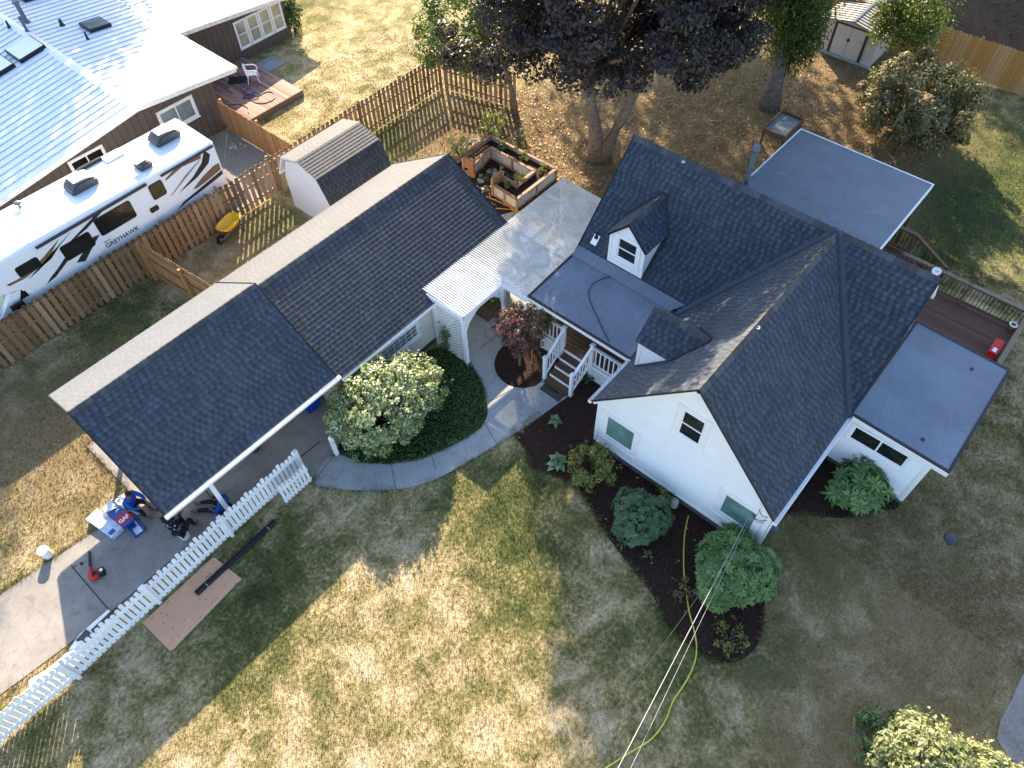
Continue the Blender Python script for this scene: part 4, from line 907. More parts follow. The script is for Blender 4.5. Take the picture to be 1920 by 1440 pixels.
# ================================================================ MOTORHOME
rv = thing('motorhome', 'white motorhome with swooping dark stripes parked behind the cedar picket fence', 'motorhome', (5, 25.2, 0))
y0, y1 = 24.05, 26.45
m = MB(); m.prism([(10.35, y0, .55), (10.40, y0, 3.30), (3.0, y0, 3.34), (1.9, y0, 3.28), (1.25, y0, 2.98), (.92, y0, 2.5), (.95, y0, 2.28), (1.75, y0, 2.12), (2.2, y0, 1.95), (2.35, y0, .55)], (0, y1-y0, 0))
body = m.build('body', M['rvwhite'], rv, bevel=.07, seg=3)
m = MB(); m.prism([(2.6, y0+.1, .5), (2.4, y0+.1, 2.05), (1.75, y0+.1, 2.1), (1.05, y0+.1, 1.42), (.2, y0+.1, 1.30), (-.35, y0+.1, 1.12), (-.48, y0+.1, .5)], (0, y1-y0-.2, 0)); m.build('cab', M['rvwhite'], rv, bevel=.09, seg=3)
def side_poly(px, eps, mt, nm, par=rv, Yp=y0, th=.004):
    pts = [pl_y(x, y, Yp-.001) for x, y in px]; m = MB(); m.prism([V3(p.x, Yp-eps, p.z) for p in pts], (0, th, 0)); return m.build(nm, M[mt], par)
zr = lambda x, y: (x/3.4286, 180+y/3.4286)
def rz(*q): return [zr(*p) for p in q]
side_poly(rz((640, 735), (690, 705), (560, 850), (455, 940), (438, 948)), .010, 'rvdark', 'stripe')
side_poly(rz((380, 915), (300, 1010), (215, 1105), (120, 1175), (40, 1215), (62, 1222), (165, 1170), (240, 1110), (330, 1010)), .010, 'rvbrown', 'stripe')
side_poly(rz((455, 870), (345, 1010), (250, 1120), (180, 1180), (232, 1130), (330, 1045), (380, 965)), .012, 'rvdark', 'stripe')
side_poly(rz((300, 1210), (360, 1160), (420, 1080), (450, 1040), (415, 1042), (370, 1110), (330, 1160)), .010, 'rvdark', 'stripe')
side_poly(rz((640, 890), (600, 905), (545, 985), (505, 1050), (492, 1072), (550, 1060), (580, 1000)), .010, 'rvdark', 'stripe')
side_poly(rz((1290, 360), (1240, 385), (1150, 440), (1060, 535), (1066, 545), (1170, 455), (1290, 400)), .010, 'rvbrown', 'stripe')
side_poly(rz((1310, 350), (1350, 375), (1340, 430), (1270, 520), (1150, 625), (1240, 520), (1295, 430)), .012, 'rvdark', 'stripe')
side_poly(rz((1290, 400), (1275, 425), (1200, 520), (1105, 640), (1100, 640), (1190, 510)), .014, 'rvgrey', 'stripe')
side_poly(rz((1405, 430), (1418, 470), (1330, 545), (1270, 590), (1240, 600), (1300, 520), (1370, 450)), .012, 'rvbrown', 'stripe')
side_poly(rz((1425, 475), (1432, 500), (1320, 590), (1200, 680), (1140, 735), (1180, 680), (1300, 580)), .012, 'rvdark', 'stripe')
def rvwin(x0, x1, z0, z1, nm='window', mt='glass'):
    c = min(.08, (z1-z0)*.25); m = MB(); m.prism([(x0+c, y0-.012, z0), (x1-c, y0-.012, z0), (x1-c*.3, y0-.012, z0+c*.3), (x1, y0-.012, z0+c), (x1, y0-.012, z1-c), (x1-c*.3, y0-.012, z1-c*.3), (x1-c, y0-.012, z1), (x0+c, y0-.012, z1), (x0+c*.3, y0-.012, z1-c*.3), (x0, y0-.012, z1-c), (x0, y0-.012, z0+c), (x0+c*.3, y0-.012, z0+c*.3)], (0, .02, 0)); fr = m.build(nm, M['black'], rv)
    p = MB(); p.box(x0+.04, x1-.04, y0-.016, y0-.011, z0+.04, z1-.04); p.build('pane', M[mt], fr); return fr
rvwin(7.46, 8.02, 2.38, 3.02); rvwin(5.25, 6.67, 2.20, 2.94); rvwin(3.84, 4.95, 2.05, 2.68); rvwin(2.33, 3.12, 2.42, 2.84); rvwin(7.15, 7.5, 1.98, 2.2, 'hatch')
m = MB(); m.prism([(1.9, y0+.085, 1.62), (2.75, y0+.085, 1.62), (2.75, y0+.085, 2.08), (2.2, y0+.085, 2.1)], (0, .02, 0)); m.build('cab_window', M['glass'], rv)
m = MB(); m.prism([(1.12, y0+.2, 1.47), (1.73, y0+.2, 2.08), (1.73, y1-.2, 2.08), (1.12, y1-.2, 1.47)], V3(-.012, 0, .012)); m.build('windscreen', M['teal'], rv)
m = MB(); m.box(1.5, 1.95, y0-.16, y0-.05, 1.45, 1.75); m.bar((1.75, y0-.05, 1.55), (1.75, y0+.1, 1.5), .03, .03); m.build('wing_mirror', M['black'], rv, bevel=.02)
m = MB(); m.cyl((10.3, y0-.05, 3.16), (8.05, y0-.05, 3.14), .045, .045, 10); m.build('awning_tube', M['rvdark'], rv)
m = MB(); m.cyl((7.45, y0-.05, 3.15), (3.25, y0-.05, 3.12), .055, .055, 10); m.build('awning_tube', M['rvdark'], rv)
def ac(px, py, L_, W_, H_, cut=.4):
    q = gp(px, py, 3.4); q.z = 3.32; m = MB()
    m.prism([q+V3(-L_/2, -W_/2, 0), q+V3(L_/2, -W_/2, 0), q+V3(L_/2-.06, -W_/2, H_*.75), q+V3(L_/2-.25, -W_/2, H_), q+V3(-L_/2+.3, -W_/2, H_), q+V3(-L_/2+.02, -W_/2, H_*.4)], (0, W_, 0))
    o = m.build('air_conditioner', M['dkgrey'], rv, bevel=.05, seg=3); t_ = MB(); t_.box(q.x-.28, q.x+.22, q.y-W_/2+.12, q.y+W_/2-.1, q.z+H_-.005, q.z+H_+.012); t_.build('top_panel', M['rvwhite'], o, bevel=.01)
ac(308, 256, 1.05, .72, .36); ac(152, 345, 1.05, .72, .36); ac(268, 308, .55, .55, .28)
m = MB(); q = gp(160, 300, 3.4); q.y = 26.25; m.box(q.x-.5, q.x+.45, q.y-.06, q.y+.1, 3.31, 3.42); m.build('roof_vent', M['rvdark'], rv, bevel=.02)
m = MB(); q = gp(205, 285, 3.4); q.y = min(q.y, 26.1); m.box(q.x-.4, q.x+.35, q.y-.25, q.y+.25, 3.31, 3.37); m.build('roof_hatch', M['rvwhite'], rv, bevel=.02)
m = MB(); q = gp(38, 388, 3.34); m.cyl(q, q+Z*.14, .05, .03, 8); m.lathe(q+Z*.14, [(.03, 0), (.13, .03), (.1, .07), (.02, .09)], 14); m.build('antenna', M['steel'], rv)
m = MB(); m.box(3.15, 3.19, y0+.05, y1-.05, 3.335, 3.352); m.build('roof_seam', M['rvgrey'], rv)
m = MB(); m.box(10.36, 10.47, y0+.1, y1-.1, .5, .75); m.build('bumper', M['rvdark'], rv, bevel=.02)
for (x, y) in ((.45, y0+.22), (7.6, y0+.18), (.45, y1-.22), (7.6, y1-.18)):
    m = MB(); m.cyl((x, y-.12, .39), (x, y+.12, .39), .39, .39, 24); wh = m.build('wheel', M['black'], rv, bevel=.03); m = MB(); m.cyl((x, y-.13, .39), (x, y+.13, .39), .2, .2, 16); m.build('rim', M['steel'], wh)
def lettering(txt, size, mtx, material, parent, name='lettering', ext=.003, bold=.0):
    cu = bpy.data.curves.new('t', 'FONT'); cu.body = txt; cu.size = size; cu.extrude = ext; cu.align_x = 'LEFT'; cu.offset = bold
    o = bpy.data.objects.new('t', cu); COL.objects.link(o); bpy.context.view_layer.update()
    me = bpy.data.meshes.new_from_object(o.evaluated_get(bpy.context.evaluated_depsgraph_get())); bpy.data.objects.remove(o)
    mm = mtx.copy(); mm.translation = mm.translation - (wloc(parent) if parent else Vector((0, 0, 0))); me.transform(mm); me.name = name; me.materials.append(material)
    q = bpy.data.objects.new(name, me); COL.objects.link(q)
    if parent: q.parent = parent
    return q
def frame(o, u, v):
    n = u.cross(v); return Matrix(((u.x, v.x, n.x, o.x), (u.y, v.y, n.y, o.y), (u.z, v.z, n.z, o.z), (0, 0, 0, 1)))
lettering('GREYHAWK', .24, frame(V3(5.18, y0-.006, 1.70), X, Z), M['rvdark'], rv, bold=.004)
lettering('Jayco', .12, frame(V3(5.2, y0-.006, 1.93), X, Z), M['rvdark'], rv)

# ================================================================ GAMBREL SHED behind the garage
gsd = thing('garden_shed', 'white barn shaped shed with a grey shingle roof tucked behind the garage', 'shed', (13.5, 21.2, 0))
prof = [(19.95, 1.55), (20.3, 2.42), (21.24, 2.74), (22.2, 2.42), (22.55, 1.55)]
m = MB(); m.prism([V3(12.0, 19.98, -.02)]+[V3(12.0, a, b-.05) for a, b in prof]+[V3(12.0, 22.52, -.02)], (2.9, 0, 0)); m.build('wall', M['wplast'], gsd)
rp = [(19.72, 1.58), (20.2, 2.55), (21.24, 2.87), (22.28, 2.55), (22.76, 1.58)]
m = MB(); s_ = MB()
for i in range(4):
    (ya, za), (yb, zb) = rp[i], rp[i+1]; n_ = V3(0, -(zb-za), yb-ya).normalized()
    P_ = [V3(11.88, ya, za), V3(15.05, ya, za), V3(15.05, yb, zb), V3(11.88, yb, zb)]; slab(m, P_, n_, .05)
    lo = P_[0] if za < zb else P_[3]; uv_ = (Z-n_*Z.dot(n_)).normalized(); shingles(s_, P_, X, uv_, n_, lo, course=.14)
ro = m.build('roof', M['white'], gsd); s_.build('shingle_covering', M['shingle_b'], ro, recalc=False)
# ================================================================ BEIGE METAL SHED
ms = thing('garden_shed', 'cream metal shed with double doors and brown trim at the back of the yard', 'shed', (37.1, 10.5, 0))
m = MB(); m.prism([(36.1, 9.1, -.02), (36.1, 11.9, -.02), (36.1, 11.9, 1.48), (36.1, 10.5, 1.72), (36.1, 9.1, 1.48)], (2.6, 0, 0)); m.build('wall', M['shed_w'], ms)
m = MB(); r_ = MB()
for s2 in (-1, 1):
    n_ = V3(0, s2*.24, 1.4).normalized(); P_ = [V3(35.95, 10.5, 1.80), V3(38.85, 10.5, 1.80), V3(38.85, 10.5+s2*1.55, 1.53), V3(35.95, 10.5+s2*1.55, 1.53)]; m.prism([p-n_*.04 for p in P_], n_*.04)
    d = (P_[3]-P_[0])
    for i in range(13):
        x = 35.97+i*.235; r_.bar(V3(x, 10.5, 1.80)+n_*.01, V3(x, 10.5, 1.80)+d+n_*.01, .03, .03)
ro = m.build('roof', M['shed_r'], ms); r_.build('roof_rib', M['dkgrey'], ro); m = MB(); m.bar((35.93, 10.5, 1.81), (38.87, 10.5, 1.81), .12, .04); m.build('ridge', M['steel'], ro)
for s2 in (-1, 1):
    m = MB(); ya, yb = sorted((10.46, 10.46+s2*.72)); m.box(36.06, 36.095, ya+.012, yb-.012, .12, 1.5); m.build('door', M['shed_w'], ms)
m = MB(); m.box(36.05, 36.1, 9.62, 9.73, .06, 1.55); m.box(36.05, 36.1, 11.19, 11.30, .06, 1.55); m.box(36.05, 36.1, 9.73, 11.19, 1.5, 1.56); m.build('door_frame', M['brown'], ms)
m = MB(); m.cyl((36.02, 10.46, .9), (36.07, 10.46, .9), .07, .07, 12); m.build('handle', M['black'], ms)
m = MB(); m.box(35.9, 36.1, 9.0, 12.0, -.02, .06); m.build('sill', M['concb'], ms)

# ================================================================ BACK DECK
dk = thing('deck', 'dark stained back deck with brown railings and black balusters behind the house', 'deck', (22, 0, 0))
m = MB()
x = 20.35
for i in range(19): xa = 20.35+i*.147; m.box(xa, xa+.14, -2.0, 7.9, .66, .70)
for i in range(7): xa = 19.32+i*.147; m.box(xa, xa+.14, -2.0, .7, .66, .70)
for i in range(8): xa = 23.16+i*.147; m.box(xa, xa+.14, 2.35, 7.9, .66, .70)
m.build('deck_boards', M['deck'], dk)
m = MB(); m.box(19.3, 23.16, -2.04, -2.0, .42, .70); m.box(23.145, 23.165, -2.0, 2.3, .42, .70); m.box(24.34, 24.37, 2.3, 7.9, .42, .7); m.box(23.15, 24.35, 2.31, 2.345, .42, .7)
for x in (19.5, 21.3, 23.0): m.box(x, x+.1, -1.9, -1.8, -.02, .66)
m.build('deck_rim', M['rail'], dk)
def deckrail(a, b, n, cap='rail_g'):
    a, b = Vector(a), Vector(b); m = MB(); m.bar(a+Z*.9, b+Z*.9, .15, .04); o = m.build('railing', M[cap], dk)
    m = MB(); m.bar(a+Z*.84, b+Z*.84, .045, .09); m.bar(a+Z*.10, b+Z*.10, .045, .09); m.build('rail', M['rail'], o)
    m = MB()
    for i in range(n): q = a.lerp(b, (i+.5)/n); m.cyl(q+Z*.10, q+Z*.84, .011, .011, 6)
    m.build('balusters', M['baluster'], o)
def dpost(x, y, z1=1.6):
    m = MB(); m.box(x-.05, x+.05, y-.05, y+.05, -.02, z1); m.build('post', M['rail'], dk)
zf = .70
deckrail((23.08, 2.35, zf), (23.08, .05, zf), 17); deckrail((23.08, -.05, zf), (23.08, -1.9, zf), 15); deckrail((23.0, -1.92, zf), (19.35, -1.92, zf), 30)
deckrail((24.28, 4.6, zf), (24.28, 2.38, zf), 16)
for q in ((23.08, 2.4), (23.08, 0), (23.08, -1.92), (24.28, 2.38), (19.4, -1.92), (21.2, -1.92)): dpost(*q)
a, b = V3(24.28, 2.38, zf), V3(24.28, .95, -.05); deckrail(a, b, 9, 'rail'); dpost(24.28, .95, .9)
m = MB()
for i in range(3): m.box(23.17, 24.26, 2.3-.3*(i+1), 2.3-.3*i, .52-.18*i-.04, .52-.18*i)
m.build('stairs', M['deck'], dk)
m = MB(); m.box(23.17, 23.2, 1.1, 2.3, 0, .3); m.box(24.22, 24.25, 1.1, 2.3, 0, .3); m.build('stringer', M['rail'], dk)
c = V3(22.75, 1.17, 1.5)
th_ = thing('wall_clock', 'round white dial thermometer fixed on the brown deck railing', 'thermometer', (23.05, 1.0, 1.62))
m = MB(); o0 = gp(1756, 509, 1.68); m.cyl(o0, o0+V3(-.012, 0, .025), .15, .15, 24); m.build('dial', M['white'], th_); m = MB(); m.bar(o0+V3(-.014, .07, .03), o0+V3(-.014, -.07, .035), .012, .004); m.build('needle', M['black'], th_); m = MB(); m.bar(o0, V3(23.08, o0.y, 1.6), .03, .03); m.build('bracket', M['steel'], th_)
pt = thing('planter', 'small brown pot with a white rim in the corner of the back deck', 'pot', gp(1893, 618, .70))
q = Vector(pt.location); m = MB(); m.lathe(q, [(.09, 0), (.12, .25)], 16); m.build('pot', M['rail'], pt); m = MB(); pts = [q+V3(.11*math.cos(t*PI/8), .11*math.sin(t*PI/8), .26) for t in range(17)]; m.tube(pts, .025, 8); m.build('rim', M['white'], pt)
cl = thing('cooler', 'red long box with black straps against the deck railing', 'box', gp(1860, 660, .70))
q = Vector(cl.location); m = MB(); m.box(q.x-.45, q.x+.25, q.y-.12, q.y+.12, .70, 1.05); m.build('body', M['red'], cl, bevel=.03); m = MB(); m.box(q.x-.47, q.x+.27, q.y-.14, q.y+.14, 1.05, 1.10); m.build('lid', M['red'], cl, bevel=.02)
m = MB(); m.tube([q+V3(-.3, .13, .38), q+V3(-.2, .26, .34), q+V3(0, .28, .3), q+V3(.1, .13, .3)], .012, 6); m.build('strap', M['black'], cl)
m = MB(); m.box(q.x-.40, q.x-.2, q.y-.06, q.y+.06, 1.1005, 1.104); m.build('sticker', M['white'], cl)
# tray table under the birch
tb = thing('table', 'square wooden tray table with a grey top near the birch trunk', 'table', (28.3, 9.6, 0))
m = MB(); m.box(27.52, 29.12, 9.10, 10.1, .70, .73); m.build('tray', M['slate'], tb)
m = MB()
for (a, b, c_, d_) in ((27.48, 27.54, 9.06, 10.14), (29.1, 29.16, 9.06, 10.14), (27.54, 29.1, 9.06, 9.12), (27.54, 29.1, 10.08, 10.14)): m.box(a, b, c_, d_, .64, .86)
m.build('frame', M['rail'], tb)
for (x, y) in ((27.55, 9.12), (29.08, 9.12), (27.55, 10.07), (29.08, 10.07)):
    m = MB(); m.box(x-.04, x+.04, y-.04, y+.04, -.02, .68); m.build('leg', M['rail'], tb)
# ================================================================ RAISED BEDS
rb = thing('raised_bed', 'U shaped raised garden bed of corrugated steel panels with cedar corners', 'raised bed', (18.8, 17, 0))
H_ = .55
def bedwall(a, b, nm='panel', h=H_):
    a, b = Vector(a), Vector(b); d = (b-a); L = d.length; d.normalize(); n = d.cross(Z); m = MB(); k = int(h/.02)
    vs = []
    for i in range(k+1):
        z = h*i/k; o_ = n*(.008*math.sin(z*2*PI/.068)); vs += [a+o_+Z*z, b+o_+Z*z]
    m.mesh(vs, [(2*i, 2*i+1, 2*i+3, 2*i+2) for i in range(k)]); m.build('steel_panel', M['galv'], rb, recalc=False)
    c = MB(); c.bar(a+Z*(h+.02), b+Z*(h+.02), .13, .04); c.bar(a+Z*.05, b+Z*.05, .05, .09); c.build('rim', M['cedar_w'], rb)
    for t in (0, .5, 1): p = MB(); q = a.lerp(b, t); p.obox(q, d, n, Z, (-.045, .045), (-.045, .045), (-.02, h)); p.build('corner_post', M['cedar'], rb)
B_ = dict(A=(19.97, 18.95), C=(20.05, 15.36), D=(17.57, 15.39))
for a, b in (((20.0, 18.95, 0), (20.05, 15.38, 0)), ((20.05, 15.38, 0), (17.58, 15.40, 0)), ((17.58, 15.40, 0), (17.66, 16.75, 0)), ((18.25, 16.72, 0), (18.28, 15.98, 0)), ((18.28, 15.98, 0), (19.38, 15.98, 0)), ((19.38, 15.98, 0), (19.4, 18.42, 0)), ((19.4, 18.42, 0), (18.05, 18.2, 0)), ((20.0, 18.95, 0), (17.7, 18.95, 0))): bedwall(a, b)
for (a, b) in (((17.66, 16.75, 0), (18.25, 16.75, 0)), ((17.86, 18.55, 0), (18.0, 18.12, 0))):
    m = MB(); m.bar(Vector(a)+Z*.42, Vector(b)+Z*.42, .05, .86); m.bar(Vector(a)+Z*.87, Vector(b)+Z*.87, .12, .04)
    for t in (0, 1): q = Vector(a).lerp(Vector(b), t); m.box(q.x-.05, q.x+.05, q.y-.05, q.y+.05, -.02, .84)
    m.build('end_panel', M['cedar'], rb)
m = MB(); m.prism([(19.42, 15.45, .36), (20.0, 15.45, .36), (19.97, 18.9, .36), (19.42, 18.9, .36)], (0, 0, .04)); m.prism([(17.65, 15.45, .36), (19.42, 15.45, .36), (19.42, 15.95, .36), (18.25, 15.95, .36), (18.2, 16.7, .36), (17.7, 16.7, .36)], (0, 0, .038)); m.prism([(17.8, 18.35, .36), (19.42, 18.46, .36), (19.42, 18.9, .36), (17.8, 18.9, .36)], (0, 0, .039)); m.build('soil', M['soil'], rb)
m = MB()
for i in range(7): x = 18.3+i*.16; m.bar((x, 18.25, .62), (x+.0, 18.98, .62), .022, .012)
for i in range(4): y = 18.35+i*.18; m.bar((18.25, y, .635), (19.4, y, .635), .022, .012)
tag(m.build('trellis', M['cedar']), 'cedar lattice grid lying across the far arm of the raised bed', 'trellis')
fs = 0
for i in range(46):
    x, y = random.uniform(17.0, 19.2), random.uniform(16.2, 18.0)
    if y < 16.0 or (x < 18.4 and y < 16.95): continue
    r = random.uniform(.09, .17); a0 = random.uniform(0, 6); q = [V3(x+r*random.uniform(.75, 1.15)*math.cos(a0+k*PI/3.5), y+r*random.uniform(.7, 1.1)*math.sin(a0+k*PI/3.5), .0) for k in range(7)]
    m = MB(); m.prism(q, (0, 0, .05)); o = m.build('stepping_stone', M['stone'], bevel=.015)
    tag(o, 'flat tan flagstone set in the soil inside the U shaped raised bed', 'stone', 'flagstones inside the raised bed')
def veg(name, label, px, z, rad, n, mt='l_veg', leaf=.07):
    q = gp(*px, z); return shrub(name, label, 'plant', q, rad, n, leaf, M[mt], nclump=14, crad=max(.09, .42*min(rad[0], rad[1])), stems=5)
veg('vegetable_plant', 'dark green leafy plant at the back corner of the raised bed', (944, 280), .4, (.22, .2, .2), 260, 'l_grass', .08)
veg('vegetable_plant', 'pale yellow green plant midway along the back bed', (982, 300), .4, (.2, .24, .22), 260)
veg('vegetable_plant', 'spiky grey green plant at the right corner of the raised bed', (1020, 322), .4, (.25, .2, .2), 300, 'l_yellow')
veg('vegetable_plant', 'bushy yellow green plant in the front arm of the raised bed', (972, 345), .4, (.3, .26, .25), 420, 'l_yellow')
veg('vegetable_plant', 'thin white green seedling in the short front bed', (950, 352), .4, (.12, .12, .14), 90)
veg('vegetable_plant', 'tall pale green tomato plant at the end of the garage roof', (862, 295), .35, (.5, .38, .55), 900)
veg('weed', 'low green weed growing between the flagstones', (912, 335), .0, (.22, .2, .06), 260, 'l_grass', .05)
veg('weed', 'bright green weed patch beside the short end panel of the raised bed', (950, 337), .0, (.25, .15, .06), 200, 'l_veg', .05)
veg('herb_bush', 'tall airy green bush behind the raised bed', (928, 250), .0, (.7, .6, .5), 900, 'l_veg', .09)
veg('herb_bush', 'dry reddish low bush beside the raised bed rim', (975, 270), .0, (.6, .4, .3), 420, 'l_shrubt', .08)
def hose(name, label, pts, z, rad, mt, cat='hose'):
    P = [gp(a, b, z) for a, b in pts]; S = []
    for i in range(len(P)-1):
        p0, p1, p2, p3 = P[max(i-1, 0)], P[i], P[i+1], P[min(i+2, len(P)-1)]
        for j in range(6): t = j/6; S.append(.5*((2*p1)+(p2-p0)*t+(2*p0-5*p1+4*p2-p3)*t*t+(3*p1-p0-3*p2+p3)*t**3))
    S.append(P[-1]); m = MB(); m.tube(S, rad, 8); return tag(m.build(name, M[mt], smooth=True), label, cat)
hose('garden_hose', 'orange hose winding over the slab beside the raised bed', ((912, 369), (930, 376), (950, 385), (962, 392), (978, 398), (958, 393), (935, 391), (920, 390)), .035, .02, 'orange')
hose('garden_hose', 'orange hose end curving down to the corrugated roof', ((945, 380), (958, 386), (963, 395), (959, 405), (962, 412)), .05, .02, 'orange')
hose('garden_hose', 'grey hose coiled on the ground behind the raised bed', ((868, 275), (872, 268), (880, 264), (892, 261), (900, 265), (890, 267), (880, 266), (874, 272), (870, 278), (866, 272)), .04, .018, 'wire')
hose('garden_hose', 'yellow hose running from the house wall across the mulch to the lawn', ((1291, 966), (1284, 1000), (1282, 1040), (1283, 1080), (1288, 1120), (1293, 1150), (1301, 1180), (1306, 1210), (1303, 1240), (1288, 1275), (1262, 1315), (1248, 1350), (1222, 1385), (1180, 1412), (1130, 1444), (1100, 1465)), .03, .021, 'yhose')
hose('garden_hose', 'tangled blue hose lying on the redwood deck', ((448, 155), (455, 165), (462, 150), (470, 160), (458, 172), (452, 168), (462, 178), (478, 172), (470, 182), (456, 184), (465, 176), (482, 180), (500, 172), (512, 174), (515, 184), (500, 192), (482, 193), (468, 186), (455, 180)), .30, .017, 'bhose')
hose('garden_hose', 'dark red hose curling near the low board fence on the redwood deck', ((430, 196), (442, 195), (455, 197), (465, 203), (466, 212)), .30, .016, 'brown')
m = MB(); q = gp(449, 150, .285); m.obox(q, V3(.75, -.66, 0).normalized(), V3(.66, .75, 0).normalized(), Z, (-.5, .5), (-.3, .3), (0, .02)); tag(m.build('doormat', M['black']), 'black rubber mat lying on the redwood deck', 'mat')
for i in range(9):
    q = gp(445+random.uniform(-14, 26), 275+random.uniform(-8, 8)); m = MB(); r = random.uniform(.07, .13); m.lathe(q, [(r*.8, -.02), (r, r*.4), (r*.5, r*.9)], 7)
    tag(m.build('rock', M['stone'], bevel=.02), 'fist sized brown rock piled on the gravel by the low board fence', 'rock', 'rocks on the gravel patch')
# plastic chair on the deck
ch = thing('garden_chair', 'white plastic garden armchair standing on the redwood deck', 'chair', V3(16.35, 30.75, .28))
o = Vector(ch.location); fw = V3(.8, -.6, 0).normalized(); sd = V3(-fw.y, fw.x, 0)
L = lambda f, s, z: o+fw*f+sd*s+Z*z
m = MB(); m.obox(o+Z*.40, fw, sd, Z, (-.22, .24), (-.23, .23), (0, .03)); m.build('seat', M['wplast'], ch, bevel=.012)
m = MB()
pr = [(-.24, 0), (-.235, .45), (-.16, .56), (0, .60), (.16, .56), (.235, .45), (.24, 0)]
m.prism([L(-.22-.12*b, a, .40+b*.82) for a, b in pr], -fw*.025)
m.build('backrest', M['wplast'], ch, bevel=.008)
for s2 in (-1, 1):
    m = MB(); m.tube([L(-.26, .25*s2, .72), L(-.1, .28*s2, .68), L(.12, .285*s2, .66), L(.24, .27*s2, .60), L(.25, .255*s2, .42)], .03, 8); m.build('armrest', M['wplast'], ch)
    for f0 in (-1, 1): m = MB(); m.cyl(L(.2*f0, .2*s2, .40), L(.27*f0, .25*s2, 0), .032, .02, 8); m.build('leg', M['wplast'], ch)
# ================================================================ THINGS ON THE DRIVEWAY
# wheelbarrow
wb = thing('wheelbarrow', 'yellow poly wheelbarrow parked against the cedar picket fence', 'wheelbarrow', V3(9.35, 23.1, 0))
o = V3(9.35, 23.15, 0); fw = V3(-.98, -.2, 0).normalized(); sd = V3(-fw.y, fw.x, 0); L = lambda f, s, z: o+fw*f+sd*s+Z*z
def ring(f0, f1, w0, w1, z0, z1, n=20):
    R_ = []
    for i in range(n):
        a = 2*PI*i/n; cx, sx = math.cos(a), math.sin(a); e = .55; cx = math.copysign(abs(cx)**e, cx); sx = math.copysign(abs(sx)**e, sx)
        f = (f0+f1)/2+(f1-f0)/2*cx; wd = (w0+(w1-w0)*(f-f0)/(f1-f0))/2; R_.append(L(f, sx*wd, z0+(z1-z0)*(f-f0)/(f1-f0)))
    return R_
m = MB(); n = 20
out = ring(-.52, .55, .70, .56, .66, .60); inn = ring(-.47, .50, .62, .48, .655, .595); bi = ring(-.30, .25, .40, .34, .40, .34); bo = ring(-.32, .27, .44, .38, .385, .325)
m.mesh(out+inn+bi+bo, [(i, (i+1) % n, n+(i+1) % n, n+i) for i in range(n)]+[(n+i, n+(i+1) % n, 2*n+(i+1) % n, 2*n+i) for i in range(n)]+[tuple(range(2*n, 3*n))]+[(i, 3*n+i, 3*n+(i+1) % n, (i+1) % n) for i in range(n)]+[tuple(range(3*n, 4*n))])
m.build('tub', M['yellow'], wb, smooth=True)
m = MB(); w0 = L(.62, 0, .19); m.cyl(w0-sd*.05, w0+sd*.05, .19, .19, 20); wh = m.build('wheel', M['black'], wb, bevel=.03); m = MB(); m.cyl(w0-sd*.056, w0+sd*.056, .09, .09, 12); m.build('rim', M['steel'], wh)
for s2 in (-1, 1):
    m = MB(); m.tube([L(.62, .1*s2, .19), L(.3, .2*s2, .32), L(-.3, .24*s2, .40), L(-.95, .29*s2, .62)], .022, 8); m.tube([L(-.3, .22*s2, .38), L(-.42, .26*s2, .0)], .018, 6); m.build('handle', M['steel'], wb)
m = MB(); m.tube([L(-.42, -.26, .02), L(-.42, .26, .02)], .018, 6); m.build('stand', M['steel'], wb)
# white pails
def pail(label, q, h=.37, r=.15, lid=True):
    p = thing('bucket', label, 'bucket', q, 'white plastic pails'); q = Vector(q)
    m = MB(); m.lathe(q, [(r*.86, 0), (r, h*.98), (r*1.0, h)], 24); m.build('body', M['wplast'], p, smooth=False)
    m = MB(); 
    for zz in (.80, .88, .95): pts = [q+V3(r*1.0*math.cos(t*PI/12), r*1.0*math.sin(t*PI/12), h*zz) for t in range(25)]; m.tube(pts, .008, 6)
    m.build('rib', M['wplast'], p)
    m = MB(); m.cyl(q+Z*h, q+Z*(h+.018), r*1.06, r*1.04, 24); m.build('lid', M['wplast'], p)
    m = MB(); pts = [q+V3(r*1.05*math.cos(t*PI/10), r*1.05*math.sin(t*PI/10)*.4-.02, h*.85-.1*math.sin(t*PI/10)) for t in range(11)]; m.tube(pts, .004, 5); m.build('handle', M['steel'], p)
    return p
PB1, PB2 = gp(259, 958, .025), gp(348, 1006, .025)
pail('white pail standing alone on the dry grass beside the driveway', gp(92, 1042, 0)); pail('white pail under the seated person beside the shingle bundles', PB1); pail('white pail under the person in the dark patterned shirt', PB2)
# shingle bundles
def bundle(label, px, ang, z, mt, L_=.98, W_=.34, h=.085):
    q = gp(*px, z); o = thing('shingle_bundle', label, 'bundle', q, 'shingle bundles on the driveway'); u = V3(math.cos(ang), math.sin(ang), 0); v = V3(-u.y, u.x, 0)
    m = MB(); m.obox(q, u, v, Z, (-L_/2, L_/2), (-W_/2, W_/2), (0, h)); m.build('wrapper', M[mt], o, bevel=.012)
    return o, q+Z*(h+.001), u, v
def patch(par, o, u, v, a, b, c, d, mt, nm='printed_band'): m = MB(); m.obox(o, u, v, Z, (a, b), (c, d), (0, .003)); return m.build(nm, M[mt], par)
A0 = -.9
def ang_of(p, q): a, b = gp(*p), gp(*q); d = b-a; return math.atan2(d.y, d.x)
aa = ang_of((190, 975), (225, 1000)); ab = ang_of((207, 962), (248, 998)); ac_ = ang_of((230, 955), (262, 998))
b1 = bundle('white and pale blue wrapped shingle bundle on the grass edge of the driveway', (200, 985), aa, .03, 'paper', 1.15, .42, .16)
patch(b1[0], b1[1], b1[2], b1[3], -.56, -.12, -.2, .2, 'white'); patch(b1[0], b1[1], b1[2], b1[3], .35, .5, -.16, .02, 'pblue')
